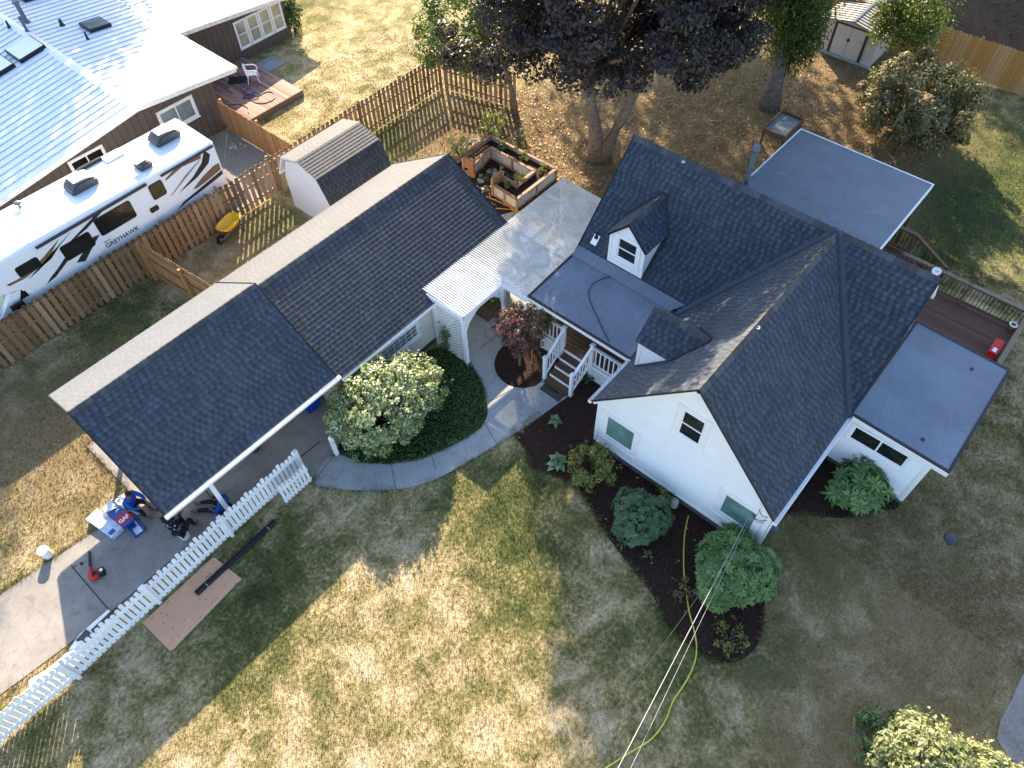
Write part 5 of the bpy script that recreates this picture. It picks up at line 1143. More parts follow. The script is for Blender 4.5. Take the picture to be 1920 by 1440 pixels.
b2 = bundle('blue and red wrapped shingle bundle on top of the pile', (224, 966), ab, .20, 'pblue', 1.05, .40, .10)
patch(b2[0], b2[1], b2[2], b2[3], .08, .44, -.2, .2, 'pred'); patch(b2[0], b2[1], b2[2], b2[3], -.52, -.3, -.19, .12, 'white')
lettering('GAF', .17, frame(b2[1]+b2[2]*.17+b2[3]*(-.17)+Z*.004, b2[3], -b2[2]) if False else frame(b2[1]+b2[2]*.34+b2[3]*(-.16)+Z*.004, b2[3], -b2[2]), M['white'], b2[0], bold=.008)
b3 = bundle('flat blue shingle wrapper lying on the concrete beside the pile', (250, 982), ac_, .03, 'pblue', .95, .38, .07)
patch(b3[0], b3[1], b3[2], b3[3], .2, .46, -.1, .1, 'paper'); patch(b3[0], b3[1], b3[2], b3[3], -.4, -.1, -.15, .16, 'pred')
for i in range(3): patch(b3[0], b3[1], b3[2], b3[3], .0+.06*i, .035+.06*i, .05, .1, 'white', 'printed_mark')
m = MB(); q = gp(228, 950, .2)
for i in range(26):
    c = q+V3(random.uniform(-.32, .28), random.uniform(-.2, .3), random.uniform(-.08, .10)); u = V3(random.gauss(0, 1), random.gauss(0, 1), random.gauss(0, .4)).normalized(); v = u.cross(V3(random.gauss(0, .4), random.gauss(0, .4), 1)).normalized(); s = random.uniform(.08, .17)
    m.face([c-u*s-v*s*.6, c+u*s-v*s*.5+Z*.03, c+u*s*.8+v*s*.7, c-u*s*.7+v*s*.6+Z*.04])
tag(m.build('plastic_wrap', M['wplast'], recalc=False), 'crumpled white plastic wrap heaped on the shingle bundles', 'wrapping', kind='stuff')
# leaf blower
lb = thing('leaf_blower', 'red leaf blower with a long black tube lying on the driveway', 'leaf blower', gp(180, 1080, .03))
q = Vector(lb.location); t0 = gp(170, 1040, .08); d = (t0-q); d.z = 0; d.normalize(); s = V3(-d.y, d.x, 0)
m = MB(); m.lathe(q, [(.13, .0), (.17, .06), (.16, .16), (.09, .21)], 20); m.build('fan_housing', M['red'], lb, smooth=True)
m = MB(); m.lathe(q+Z*.205-s*.03, [(.08, 0), (.09, .03), (.04, .05)], 14); m.obox(q-s*.20-d*.02, d, s, Z, (-.11, .12), (-.08, .08), (.02, .19)); m.build('engine', M['black'], lb, bevel=.015)
m = MB(); m.cyl(q-s*.22+Z*.19, q-s*.22+Z*.205, .05, .05, 12); m.build('fuel_cap', M['wplast'], lb)
m = MB(); m.tube([q+s*.10+Z*.09+d*.02, q+s*.07+d*.28+Z*.09], [.075, .05], 12); m.build('nozzle_base', M['red'], lb)
m = MB(); m.tube([q+s*.07+d*.26+Z*.09, q+s*.02+d*.82+Z*.05], [.045, .036], 12); m.build('tube', M['black'], lb)
m = MB(); m.tube([q-d*.12+Z*.2, q-d*.1+Z*.3, q+d*.1+Z*.31, q+d*.16+Z*.2], .018, 8); m.build('handle', M['red'], lb)
q = gp(153, 1057, .03); m = MB(); m.lathe(q, [(.05, 0), (.05, .03), (.02, .05)], 8); tag(m.build('tape_measure', M['black'], bevel=.01), 'small black tool lying on the shaded driveway', 'tool')
q = gp(139, 1062, .03); m = MB(); m.tube([q+V3(-.05, .05, .01), q, q+V3(.06, -.03, .01)], .012, 6); tag(m.build('wrench', M['steel']), 'small steel tool lying near the driveway joint', 'tool')
# plywood and the black flashing
pw = thing('plywood_sheet', 'pink toned plywood sheet with dark knots on top of the lawn stack', 'plywood', (-.5, 11.7, 0), 'plywood sheets on the lawn')
c4 = [gp(267, 1168, .06), gp(398, 1046, .06), gp(449, 1086, .06), gp(319, 1221, .06)]
m = MB(); m.prism([V3(p.x, p.y, .046) for p in c4], (0, 0, .018)); m.build('panel', M['ply'], pw)
u = (c4[1]-c4[0]); v = (c4[3]-c4[0]); m = MB()
for i in range(62):
    a, b = random.random()*.94+.03, random.random()*.92+.04; p = c4[0]+u*a+v*b; r = random.uniform(.006, .018)
    m.prism([V3(p.x+r*1.6*math.cos(k*PI/3), p.y+r*math.sin(k*PI/3), .0645) for k in range(6)], (0, 0, .001))
m.build('knots', M['knot'], pw)
p2 = MB(); p2.prism([V3(p.x+.045, p.y-.012, .018) for p in c4], (0, 0, .026)); tag(p2.build('plywood_sheet', M['ply']), 'lower plywood sheet peeping out under the knotted sheet', 'plywood', 'plywood sheets on the lawn')
fl = thing('roof_flashing', 'long black metal drip edge bundle lying over the plywood', 'flashing', gp(440, 1045, .1))
a, b = gp(368, 1113, .10), gp(516, 977, .06); m = MB(); m.bar(a, b, .17, .035); m.bar(a+Z*.03+V3(0, .05, 0), b+Z*.03+V3(0, .05, 0), .05, .03); m.build('strip', M['drip'], fl)
m = MB()
for t in (.12, .9): q = a.lerp(b, t); dd = (b-a).normalized(); m.bar(q-dd*.012, q+dd*.012, .18, .075)
m.build('tie', M['wire'], fl)
# white gutter stock, brown board and grey flashing beside the white fence
def strip(name, label, p, q, wd, h, z, mt, cat): a, b = gp(*p, z), gp(*q, z); m = MB(); m.bar(a, b, wd, h); return tag(m.build(name, M[mt], bevel=.005), label, cat)
def lay(name, label, pts, z, h, mt, cat): m = MB(); m.prism([V3(gp(x, y, z).x, gp(x, y, z).y, z) for x, y in pts], (0, 0, h)); return tag(m.build(name, M[mt]), label, cat)
lay('plastic_sheet', 'wide white plastic sheet spread along the foot of the white picket fence', ((214, 1152), (224, 1164), (178, 1214), (128, 1262), (72, 1312), (40, 1334), (58, 1300), (54, 1276), (90, 1254), (140, 1212), (180, 1182)), .03, .012, 'wplast', 'sheet')
lay('gutter_length', 'narrow white gutter length lying on the driveway edge', ((204, 1143), (209, 1149), (152, 1208), (130, 1218), (150, 1190)), .045, .03, 'white', 'gutter')
strip('trim_board', 'dark brown trim board lying on the white plastic sheet', (211, 1148), (173, 1184), .12, .04, .07, 'brown', 'board')
lay('flashing_sheet', 'folded grey metal flashing square beside the white picket fence', ((162, 1180), (178, 1192), (172, 1203), (157, 1212), (143, 1201)), .07, .03, 'flash', 'flashing')
# recycling bin, cart parts in the carport shade
bn = thing('recycling_bin', 'blue wheeled bin standing at the carport edge beside the hedge', 'bin', gp(582, 772, .03))
q = Vector(bn.location)+V3(.15, .15, 0); m = MB(); m.prism([q+V3(-.26, -.26, .05), q+V3(.26, -.26, .05), q+V3(.26, .26, .05), q+V3(-.26, .26, .05)], (0, 0, .9)); m.build('body', M['bin'], bn, bevel=.03); m = MB(); m.box(q.x-.3, q.x+.3, q.y-.32, q.y+.3, .95, 1.02); m.build('lid', M['bin'], bn, bevel=.02)
for s2 in (-1, 1): m = MB(); m.cyl((q.x+s2*.26, q.y+.25, .13), (q.x+s2*.31, q.y+.25, .13), .11, .11, 14); m.build('wheel', M['black'], bn)
m = MB(); q = gp(477, 842, .03); m.lathe(q, [(.16, 0), (.2, .1), (.12, .22)], 14); tag(m.build('storage_tub', M['dkgrey'], bevel=.02), 'grey tub half hidden under the carport eave', 'tub')
# doormat
mt_ = thing('doormat', 'brown doormat with dark border and lettering at the foot of the porch steps', 'doormat', gp(1037, 733, .03))
P4 = [gp(1036, 713, .04), gp(1014, 730, .04), gp(1043, 752, .04), gp(1060, 741, .04)]; cc = sum(P4, Vector())/4; u = V3(0, -1, 0); v = V3(1, 0, 0)
m = MB(); m.obox(V3(11.55, 8.62, .031), u, v, Z, (-.40, .40), (-.25, .23), (0, .012)); m.build('mat', M['black'], mt_); m = MB(); m.obox(V3(11.55, 8.62, .0435), u, v, Z, (-.36, .36), (-.21, .19), (0, .003)); m.build('field', M['matt'], mt_)
lettering('HOME', .2, frame(V3(11.50, 8.95, .0475), u, v), M['black'], mt_, bold=.006)
# brown planter under the breezeway with a plant
pl_ = thing('planter_box', 'brown slatted planter box under the breezeway roof', 'planter', (12.75, 12.6, .03))
m = MB()
for i in range(9):
    x = 12.4+i*.1; m.box(x, x+.08, 12.28, 12.31, .04, .5); m.box(x, x+.08, 12.85, 12.88, .04, .5)
for i in range(6):
    y = 12.29+i*.1; m.box(12.38, 12.41, y, y+.08, .04, .5); m.box(13.27, 13.3, y, y+.08, .04, .5)
m.box(12.36, 13.32, 12.26, 12.9, .5, .54); m.build('box', M['rail'], pl_)
shrub('potted_plant', 'light green leafy plant rising out of the brown planter box', 'plant', (12.95, 12.55, .52), (.42, .3, .38), 260, .13, M['l_veg'], nclump=14, crad=.14)
shrub('hanging_plant', 'trailing green hanging plant under the porch roof corner', 'plant', (12.62, 9.95, 1.35), (.3, .3, .35), 420, .09, M['l_rhodo2'], nclump=14, crad=.14)
shrub('potted_plant', 'dry reddish plant at the end of the white porch railing', 'plant', (12.9, 6.9, .78), (.3, .3, .35), 380, .07, M['l_shrubt'], nclump=14, crad=.12)
# cables
def cable(name, label, pts, rad, mt, cat='cable'): m = MB(); m.tube(pts, rad, 6); return tag(m.build(name, M[mt], smooth=True), label, cat)
zp = lambda x: 2.5+.3*(x-12.5)/2.28+.03
def onporch(px, py):
    z = 2.65
    for _ in range(8): q = gp(px, py, z); z = zp(q.x)
    return q
cable('roof_cable', 'thin black cable curling across the porch membrane roof', [onporch(*q) for q in ((1146, 518), (1130, 522), (1113, 530), (1103, 545), (1104, 558), (1112, 578), (1122, 600), (1134, 625), (1142, 640))], .014, 'wireb')
def span(a, b, sag, n=14, ext=1.35):
    a, b = Vector(a), Vector(b); out = []
    for i in range(n+1): t = i/n*ext; out.append(a.lerp(b, t)-Z*(sag*4*min(t, 1)*(1-min(t, 1))))
    return out
cable('power_line', 'thin grey overhead wire farthest from the yellow hose', span((10.68, 1.08, 2.72), gp(1120, 1375, 5.2), .25), .0045, 'wireb')
cable('power_line', 'thick twisted white overhead power line down from the house corner', span((10.68, 1.28, 2.0), gp(1158, 1442, 5.5), .25), .008, 'wire')
cable('power_line', 'thin overhead wire hanging just beside the thick white line', span((10.68, 1.22, 1.98), gp(1182, 1442, 5.2), .4), .004, 'wire')
q = gp(1782, 1010); m = MB(); m.lathe(q, [(.2, 0), (.17, .05), (.05, .08)], 9); tag(m.build('sprinkler_cover', M['dkgrey'], bevel=.01), 'small dark object lying on the shaded lawn right of the house', 'cover')
q = gp(1258, 948); m = MB(); m.box(q.x-.12, q.x+.1, q.y-.07, q.y+.08, 0, .05); tag(m.build('crushed_can', M['flash'], bevel=.02), 'crumpled blue grey scrap in the mulch behind the dark shrub', 'scrap')

# ================================================================ PEOPLE
def skin(name, pts, edges, material, parent, sub=2, root=0, loc=None):
    off = wloc(parent) if parent else Vector((0, 0, 0))
    me = bpy.data.meshes.new(name); me.from_pydata([tuple(Vector(p[0])-off) for p in pts], edges, [])
    o = bpy.data.objects.new(name, me); COL.objects.link(o)
    if parent: o.parent = parent
    sk = o.modifiers.new('skin', 'SKIN'); sk.use_smooth_shade = True
    for i, p in enumerate(pts):
        r = p[1] if isinstance(p[1], tuple) else (p[1], p[1]); me.skin_vertices[0].data[i].radius = r; me.skin_vertices[0].data[i].use_root = (i == root)
    sb = o.modifiers.new('sub', 'SUBSURF'); sb.levels = sub; sb.render_levels = sub
    me.materials.append(material); return o
def hand_pts(pts, edges, iw, wrist, d, palm_n, k=1.0):
    """five fingers rooted in the palm, added to a body chain after wrist index iw"""
    d = d.normalized(); s = d.cross(palm_n).normalized(); pn = s.cross(d).normalized()
    pts.append((wrist+d*.045, (.032*k, .018*k))); ip = len(pts)-1; edges.append((iw, ip)); pts.append((wrist+d*.085, (.036*k, .016*k))); ik = len(pts)-1; edges.append((ip, ik))
    for j, (off, L_) in enumerate(((-.033, .062), (-.011, .074), (.011, .070), (.032, .052))):
        r0 = wrist+d*.095+s*off; a = r0+d*L_*.5-pn*.012; b = r0+d*L_*.85-pn*.04
        pts.append((r0, .0095*k)); i0 = len(pts)-1; pts.append((a, .0085*k)); pts.append((b, .007*k)); edges += [(ik, i0), (i0, i0+1), (i0+1, i0+2)]
    t0 = wrist+d*.035-s*.035; pts.append((t0, .012*k)); i0 = len(pts)-1; pts.append((t0+d*.035-s*.025-pn*.01, .010*k)); pts.append((t0+d*.065-s*.03-pn*.025, .008*k)); edges += [(ip, i0), (i0, i0+1), (i0+1, i0+2)]
def person(label, pelvis, chest, neck, head, sh, el, wr, kn, an, face, shirt, sleeves=True, head_part=True):
    """joint positions in world space; sh/el/wr/kn/an are (left, right) pairs; face = facing direction"""
    p = thing('person', label, 'person', V3(pelvis.x, pelvis.y, min(a.z for a in an)-.08)); f = face.normalized()
    pts = [(pelvis, (.15, .11)), (pelvis.lerp(chest, .5), (.145, .105)), (chest, (.165, .115)), (neck, .058), (neck.lerp(head, .5), .058), (head, (.078, .092)), (head+(head-neck).normalized()*.085, (.07, .08))]
    ed = [(0, 1), (1, 2), (2, 3), (3, 4), (4, 5), (5, 6)]
    for i in (0, 1):
        b = len(pts); pts += [(sh[i], .062), (el[i], .043), (wr[i], .029)]; ed += [(2, b), (b, b+1), (b+1, b+2)]
        dd = (wr[i]-el[i]).normalized(); hand_pts(pts, ed, b+2, wr[i], dd, Z)
    side = f.cross(Z).normalized()
    for i in (0, 1):
        b = len(pts); hp = pelvis + side*(.10*(-1 if i == 0 else 1)) - Z*.02
        toe = an[i] + (f*.8 + V3(0, 0, -.35)).normalized()*.15
        pts += [(hp, .088), (kn[i], .062), (an[i], .045), (an[i]-Z*.045+f*.03, .042), (V3(toe.x, toe.y, an[i].z-.06), .032)]; ed += [(0, b), (b, b+1), (b+1, b+2), (b+2, b+3), (b+3, b+4)]
    skin('body', pts, ed, M['skin'], p)
    # clothing
    cp = [(pelvis+(chest-pelvis).normalized()*.0, (.19, .15)), (pelvis.lerp(chest, .5), (.20, .155)), (chest, (.215, .16)), (neck-(neck-chest).normalized()*.035, .08)]; ce = [(0, 1), (1, 2), (2, 3)]
    for i in (0, 1): b = len(cp); cp += [(sh[i], .078), (sh[i].lerp(el[i], .95), .058)]; ce += [(2, b), (b, b+1)]; cp.append((el[i].lerp(wr[i], .75 if sleeves else .02), .046)); ce.append((b+1, b+2))
    skin('shirt', cp, ce, M[shirt] if isinstance(shirt, str) else shirt, p)
    tp = [(pelvis-Z*.03, (.168, .128))]; te = []
    for i in (0, 1):
        b = len(tp); hp = pelvis + side*(.10*(-1 if i == 0 else 1)) - Z*.02; tp += [(hp, .103), (kn[i], .078), (kn[i].lerp(an[i], .9), .058)]; te += [(0, b), (b, b+1), (b+1, b+2)]
    skin('trousers', tp, te, M['jeans'], p)
    for i in (0, 1):
        a = an[i]; toe = a + f*.17; skin('boot', [(a+Z*.04, .056), (a-Z*.04, .055), (V3(a.x, a.y, a.z-.05)+f*.10, (.046, .042)), (V3(toe.x, toe.y, a.z-.058)+f*.02, (.04, .03))], [(0, 1), (1, 2), (2, 3)], M['shoe'], p)
    hu = (head-neck).normalized(); sd2 = f.cross(hu).normalized(); ff = hu.cross(sd2).normalized()
    ff = -ff if ff.dot(f) < 0 else ff
    m = MB(); m.lathe((0, 0, 0), [(.012, -.0), (.018, .008), (.006, .022)], 8); fm = MB()
    def blob(c, r, mt, nm, sx=1, sy=1, sz=1):
        b = MB(); N1, N2 = 10, 7; vs = []
        for a in range(1, N2):
            for e in range(N1): th, ph = PI*a/N2, 2*PI*e/N1; vs.append(c+sd2*(r*sx*math.sin(th)*math.cos(ph))+ff*(r*sy*math.sin(th)*math.sin(ph))+hu*(r*sz*math.cos(th)))
        fs = [(k*N1+e, k*N1+(e+1) % N1, (k+1)*N1+(e+1) % N1, (k+1)*N1+e) for k in range(N2-2) for e in range(N1)]+[tuple(range(N1)), tuple(range((N2-2)*N1, (N2-1)*N1))]
        b.mesh(vs, fs); return b.build(nm, M[mt], p, smooth=True)
    blob(head+ff*.095-hu*.0, .018, 'skin', 'nose', .8, 1.1, 1.4)
    for s2 in (-1, 1): blob(head+ff*.08+sd2*.03*s2+hu*.025, .010, 'black', 'eye'); blob(head+sd2*.085*s2, .022, 'skin', 'ear', .4, .8, 1.4)
    blob(head+ff*.085-hu*.04, .016, 'shoe', 'mouth', 1.5, .5, .4)
    blob(head+hu*.052-ff*.012, .095, 'hair', 'hair', .93, 1.0, .62)
    return p
Zg = .03
t = NT('patterned_shirt'); co = t.obj(); vo = t.n('TexVoronoi'); vo.inputs['Scale'].default_value = 11; t.l(co, vo.inputs['Vector'])
dots = t.math('LESS_THAN', t.math('ADD', vo.outputs['Distance'], t.math('MULTIPLY', t.noise(co, 30, 2), .25)), .42); t.bsdf(t.mix(dots, (.012, .014, .02), (.34, .36, .38)), .85, .2); M['pattern'] = t.m
# person seated on the pail, facing the carport
b = V3(PB1.x, PB1.y, 0); f = V3(.45, -.89, 0).normalized(); s = f.cross(Z)
pel = b+Z*.50; ch_ = pel+f*.10+Z*.34; nk = ch_+f*.07+Z*.17; hd = nk+f*.06+Z*.15
person('person in a blue shirt sitting on a white pail beside the shingle bundles', pel, ch_, nk, hd, (ch_-s*.19+Z*.08, ch_+s*.19+Z*.08), (ch_-s*.23+f*.22-Z*.12, ch_+s*.23+f*.22-Z*.12), (ch_-s*.10+f*.42-Z*.16, ch_+s*.10+f*.42-Z*.16),
       (pel-s*.15+f*.38+Z*.02, pel+s*.15+f*.38+Z*.02), (pel-s*.14+f*.36-Z*.37, pel+s*.16+f*.40-Z*.37), f, 'blue')
b = V3(PB2.x, PB2.y, 0); f = V3(.86, .5, 0).normalized(); s = f.cross(Z); tl = V3(-.32, .95, 0).normalized()
pel = b+Z*.48-f*.02; ch_ = pel+tl*.30+f*.08+Z*.26; nk = ch_+tl*.16+f*.06+Z*.09; hd = nk+tl*.11+f*.07+Z*.08
person('person in a dark patterned shirt bending over on a white pail by the carport', pel, ch_, nk, hd, (ch_-s*.19+Z*.05, ch_+s*.17+Z*.05), (ch_-s*.2+f*.2-Z*.12, ch_+s*.16+f*.24-Z*.15), (ch_-s*.08+f*.38-Z*.30, ch_+s*.06+f*.40-Z*.30),
       (pel-s*.16+f*.38+Z*.03, pel+s*.14+f*.38+Z*.03), (pel-s*.16+f*.36-Z*.35, pel+s*.14+f*.38-Z*.35), f, 'pattern')
b = gp(424, 957, 0); f = (gp(362, 952, 0)-b).normalized(); s = f.cross(Z)
b = V3(b.x, b.y, 0); pel = b+Z*.16; ch_ = pel-f*.06+Z*.34+s*.02; nk = ch_+f*.04+Z*.17; hd = nk+f*.06+Z*.14
person('person in a blue shirt sitting on the ground beside the carport post', pel, ch_, nk, hd, (ch_-s*.19+Z*.08, ch_+s*.19+Z*.08), (ch_-s*.25+f*.15-Z*.17, ch_+s*.25+f*.15-Z*.17), (ch_-s*.15+f*.38-Z*.22, ch_+s*.15+f*.38-Z*.22),
       (pel-s*.13+f*.44+Z*.06, pel+s*.13+f*.44+Z*.10), (pel-s*.14+f*.86-Z*.05, pel+s*.12+f*.84-Z*.04), f, 'blue')

# ================================================================ TREES
def tree(name, label, base, trunk, limbs, crown, nclump, nleaf, crad, leaf, lm, bark, r0=.25, group=None, extra=None, aspect=.6, flat=1.0, zmin=None, shell=.5, droop=None):
    b = Vector(base); o = thing(name, label, 'tree', b, group); m = MB()
    P = [b+Vector(p) for p in trunk]; n = len(P); P[0] = P[0]-Z*.15; m.tube(P, [r0*(1.25 if i == 0 else 1.0-.55*i/(n-1)) for i in range(n)], 12)
    pts = []; nor = []; ton = []; cl = []
    for (c, rad, frac) in crown:
        A, N, T, C = clump_points(b+Vector(c), rad, int(nclump*frac), int(nleaf*frac), crad, shell, zmin=zmin, flat=flat); pts.append(A); nor.append(N); ton.append(T); cl.append(C)
    cl = np.concatenate(cl); top = P[-1]
    for k in range(limbs):
        e = Vector(cl[rng.integers(0, len(cl))]); st = P[-1] if k % 2 else P[-2].lerp(P[-1], .6); mid = st.lerp(e, .5)+Z*random.uniform(-.1, .5)
        m.tube([st, st.lerp(mid, .5)+V3(random.uniform(-.1, .1), random.uniform(-.1, .1), .1), mid, e], [r0*.36, r0*.28, r0*.18, r0*.05], 7)
    m.build('trunk', M[bark], o, smooth=True)
    A = np.concatenate(pts)
    if droop: A[:, 2] -= rng.uniform(0, droop, len(A))
    leaf_mesh('crown', A, np.concatenate(nor), leaf, M[lm], o, aspect, rnd=np.concatenate(ton))
    return o
mp_ = tree('maple_tree', 'big purple leaved maple with a forked trunk shading the house', (22.25, 14.9, 0), [(0, 0, 0), (-.05, .05, .8), (-.15, .15, 1.7), (-.35, .3, 2.8), (-.5, .4, 4.0)], 26,
     [((.2, .2, 8.2), (5.3, 5.4, 4.5), .66), ((-2.7, 1.6, 10.3), (2.8, 3.0, 2.6), .14), ((3.3, -1.7, 6.2), (3.2, 2.9, 2.4), .18), ((-2.2, 3.6, 4.9), (2.2, 2.2, 1.4), .045)], 430, 140000, .80, .15, 'l_maple', 'bark', .36, zmin=3.0, shell=.45, flat=.55)
m = MB(); b = V3(22.25, 14.9, 0); m.tube([b+V3(.12, -.22, -.1), b+V3(.22, -.40, .8), b+V3(.45, -.65, 1.9), b+V3(.9, -1.0, 3.4), b+V3(1.8, -1.4, 5.2)], [.36, .30, .25, .2, .08], 10); m.build('limb', M['bark'], mp_, smooth=True)
tree('young_tree', 'small thin trunked tree with light green leaves behind the picket fence', (22.5, 19.7, 0), [(0, 0, 0), (-.05, .1, 1), (-.1, .5, 2.2), (-.2, .9, 3.2)], 10, [((-1.2, 2.2, 3.6), (1.6, 1.9, 1.6), 1)], 60, 8000, .5, .14, 'l_green', 'bark', .15, zmin=.9)
tree('birch_tree', 'white barked birch with weeping green branches beside the cream shed', (30.2, 11.15, 0), [(0, 0, 0), (.2, .1, .9), (.55, .25, 2.0), (.8, .3, 3.4), (1.0, .3, 5.2), (1.0, .3, 7)], 18,
     [((.5, .7, 6.2), (1.9, 2.0, 1.7), .14), ((4.4, -3.3, 4.2), (1.0, 1.5, .8), .055), ((.9, .1, 4.0), (.9, 1.0, 1.2), .09), ((2.4, 3.0, 11.0), (5.2, 5.0, 3.4), .4), ((-2.0, 1.0, 12.0), (4.6, 4.6, 2.8), .3)], 800, 120000, .62, .14, 'l_birch', 'bark_b', .42, droop=1.5, aspect=.5, shell=.2)
tree('round_shrub_tree', 'round multi stemmed shrub tree with pink tinged autumn leaves by the back roof', (30.5, 5.35, 0), [(0, 0, 0), (.1, 0, .4), (.25, .02, .8), (.4, .05, 1.2)], 16,
     [((1.2, .15, 1.85), (2.4, 2.45, 1.6), 1)], 200, 27000, .38, .125, 'l_shrubt', 'twig', .10, zmin=.35, shell=.35)
m = MB()
tree('forest_tree', 'grey trunked tree standing on the woodland floor behind the tan fence', (42.6, 8.6, 0), [(0, 0, 0), (.1, 0, 2), (.2, 0, 5), (.3, 0, 9)], 10, [((.3, 0, 10), (3.5, 3.5, 3), 1)], 60, 5000, .8, .2, 'l_birch', 'bark_b', .45)
SH = V3(SUN.x, SUN.y, 0)/SUN.z
def shade_tree(label, target, zt, h, rad, nl, leaf=.3):
    p = V3(target[0], target[1], 0)+SH*(h-zt); return tree('tall_tree', label, (p.x, p.y, 0), [(0, 0, 0), (.1, 0, h*.3), (0, .1, h*.6), (0, 0, h*.85)], 12, [((0, 0, h), rad, 1)], 110, nl, 1.6, leaf, 'l_birch', 'bark', .5, shell=.1)
shade_tree('tall tree behind the brown neighbour house', (6.8, 37.0), 2.9, 13, (6.6, 6.0, 5.0), 26000, .45)
shade_tree('tall tree beyond the round shrub tree', (17.5, -4.5), 0, 15, (5.5, 5, 4.5), 20000, .42)
shade_tree('tall tree past the front of the motorhome', (-7.3, 19.9), 0, 18, (4.6, 3.4, 4.0), 13000, .45)
shade_tree('tall woodland tree behind the tan board fence', (44, 6), 0, 15, (7, 7, 4.5), 13000, .45)
shade_tree('tall woodland tree farther along the tan board fence', (47, -4), 0, 14, (6, 6, 4.5), 11000, .45)
shade_tree('tall thin leaved tree added far behind the purple maple to dapple the yard', (26, 11.5), 0, 15, (7.5, 6, 4), 9000, .42)  # sparse tree put in out of view to dapple the yard under the maple
# ================================================================ SHRUBS, BEDS AND GROUND COVER
hedge = thing('hedge', 'big rounded sunlit hedge with pale leaves in front of the garage', 'hedge', (7.0, 11.6, 0))
parts_ = []
for (c, rad, k, nl) in (((7.1, 11.78, 1.15), (1.65, 1.28, 1.15), 190, 38000), ((6.3, 12.4, 1.25), (.8, .65, .75), 55, 8000), ((8.1, 11.7, 1.0), (1.1, 1.1, 1.05), 65, 12000)):
    parts_.append(clump_points(c, rad, k, nl, .27, .72, zmin=.05))
parts_.append(sprigs((7.1, 11.78, 1.15), (1.65, 1.28, 1.15), 190, .34, 16)); parts_.append(sprigs((8.1, 11.7, 1.0), (1.1, 1.1, 1.05), 60, .3, 14))
leaf_mesh('foliage', np.concatenate([p[0] for p in parts_]), np.concatenate([p[1] for p in parts_]), .082, M['l_hedge'], hedge, .62, rnd=np.concatenate([p[2] for p in parts_]))
m = MB(); C = np.concatenate([p[3] for p in parts_])
for i in range(60):
    e = Vector(C[i]); st = V3(7.0+random.uniform(-.8, .8), 11.6+random.uniform(-.4, .4), -.02); m.tube([st, st.lerp(e, .5)+Z*.2, e], [.03, .02, .008], 6)
m.build('stems', M['twig'], hedge)
def inside(p, poly):
    x, y = p; c = False; n = len(poly)
    for i in range(n):
        x1, y1 = poly[i][0], poly[i][1]; x2, y2 = poly[i-1][0], poly[i-1][1]
        if (y1 > y) != (y2 > y) and x < (x2-x1)*(y-y1)/(y2-y1)+x1: c = not c
    return c
def scatter(poly, n):
    xs = [p[0] for p in poly]; ys = [p[1] for p in poly]; out = []
    while len(out) < n:
        q = (random.uniform(min(xs), max(xs)), random.uniform(min(ys), max(ys)))
        if inside(q, poly): out.append(q)
    return np.array(out)
HB = [(9.9, 13.05), (10.5, 12.7), (10.62, 11.5), (10.28, 10.65), (9.85, 10.1), (9.45, 9.68), (8.9, 9.48), (8.3, 9.55), (7.5, 9.8), (6.75, 10.15), (6.05, 10.75), (5.5, 11.5), (5.45, 12.1), (5.9, 13.0)]
q = scatter(HB, 15000); hz = .03+.20*rng.uniform(0, 1, len(q))*(.6+.4*np.sin(q[:, 0]*3)*np.cos(q[:, 1]*2.3))
o = leaf_mesh('ground_cover', np.column_stack([q, hz]), np.tile([0, 0, 1.0], (len(q), 1)), .085, M['l_grass'], None, .5); tag(o, kind='stuff')
shrub('climbing_vine', 'green vine climbing the white lattice beside the breezeway', 'vine', (10.42, 12.4, 0), (.12, .25, .75), 420, .08, M['l_rhodo2'], nclump=18, crad=.12, stems=4)
shrub('small_shrub', 'silvery green low shrub at the corner of the hedge bed by the driveway', 'shrub', gp(678, 850), (.45, .35, .14), 420, .07, M['l_hosta'], nclump=14, crad=.14)
cr_ = tree('crape_myrtle', 'small ornamental tree with dark pink tinged leaves in the round mulch ring', (11.65, 10.18, 0), [(0, 0, 0), (.02, .02, .35), (.0, .05, .75), (.03, .05, 1.05)], 12, [((.15, .05, 1.75), (.85, .85, .75), 1)], 55, 5200, .24, .085, 'l_pink', 'bark', .055, zmin=.8, shell=.4)
m = MB(); m.cyl((11.95, 9.9, -.02), (11.95, 9.9, .8), .02, .02, 8); tag(m.build('tree_stake', M['cedar']), 'thin wooden stake beside the trunk of the pink leaved tree', 'stake')
shrub('shrub', 'yellow green airy shrub near the front corner of the house', 'shrub', gp(1108, 893), (.85, .72, .6), 3600, .075, M['l_yellow'], nclump=55, crad=.16, stems=14)
whorl_shrub('shrub', 'dark blue green rhododendron in the middle of the mulch bed', gp(1196, 985), (.74, .74, .62), 620, .13, M['l_rhodo'], per=8, aspect=.34)
whorl_shrub('shrub', 'large bright green rhododendron at the house corner by the power line', gp(1366, 1086), (1.0, .96, .80), 760, .18, M['l_rhodo2'], per=9, aspect=.3)
whorl_shrub('shrub', 'broad leaved fatsia shrub in front of the sunroom wall', gp(1602, 925), (.85, .68, .60), 150, .30, M['l_rhodo2'], per=8, aspect=.30)
rosette('hosta', 'green hosta with pale leaf edges beside the yellow green shrub', gp(1046, 870), 18, .48, M['l_hosta'])
rosette('hosta', 'small blue green hosta near the porch steps', gp(1041, 792), 13, .33, M['l_hosta'])
rosette('hosta', 'pale yellowing hosta behind the dark rhododendron', gp(1205, 942), 10, .32, M['l_yellow'])
rosette('lily_plant', 'bright green seedling plant in front of the dark rhododendron', gp(1214, 1043), 12, .26, M['l_veg'], wide=.3)
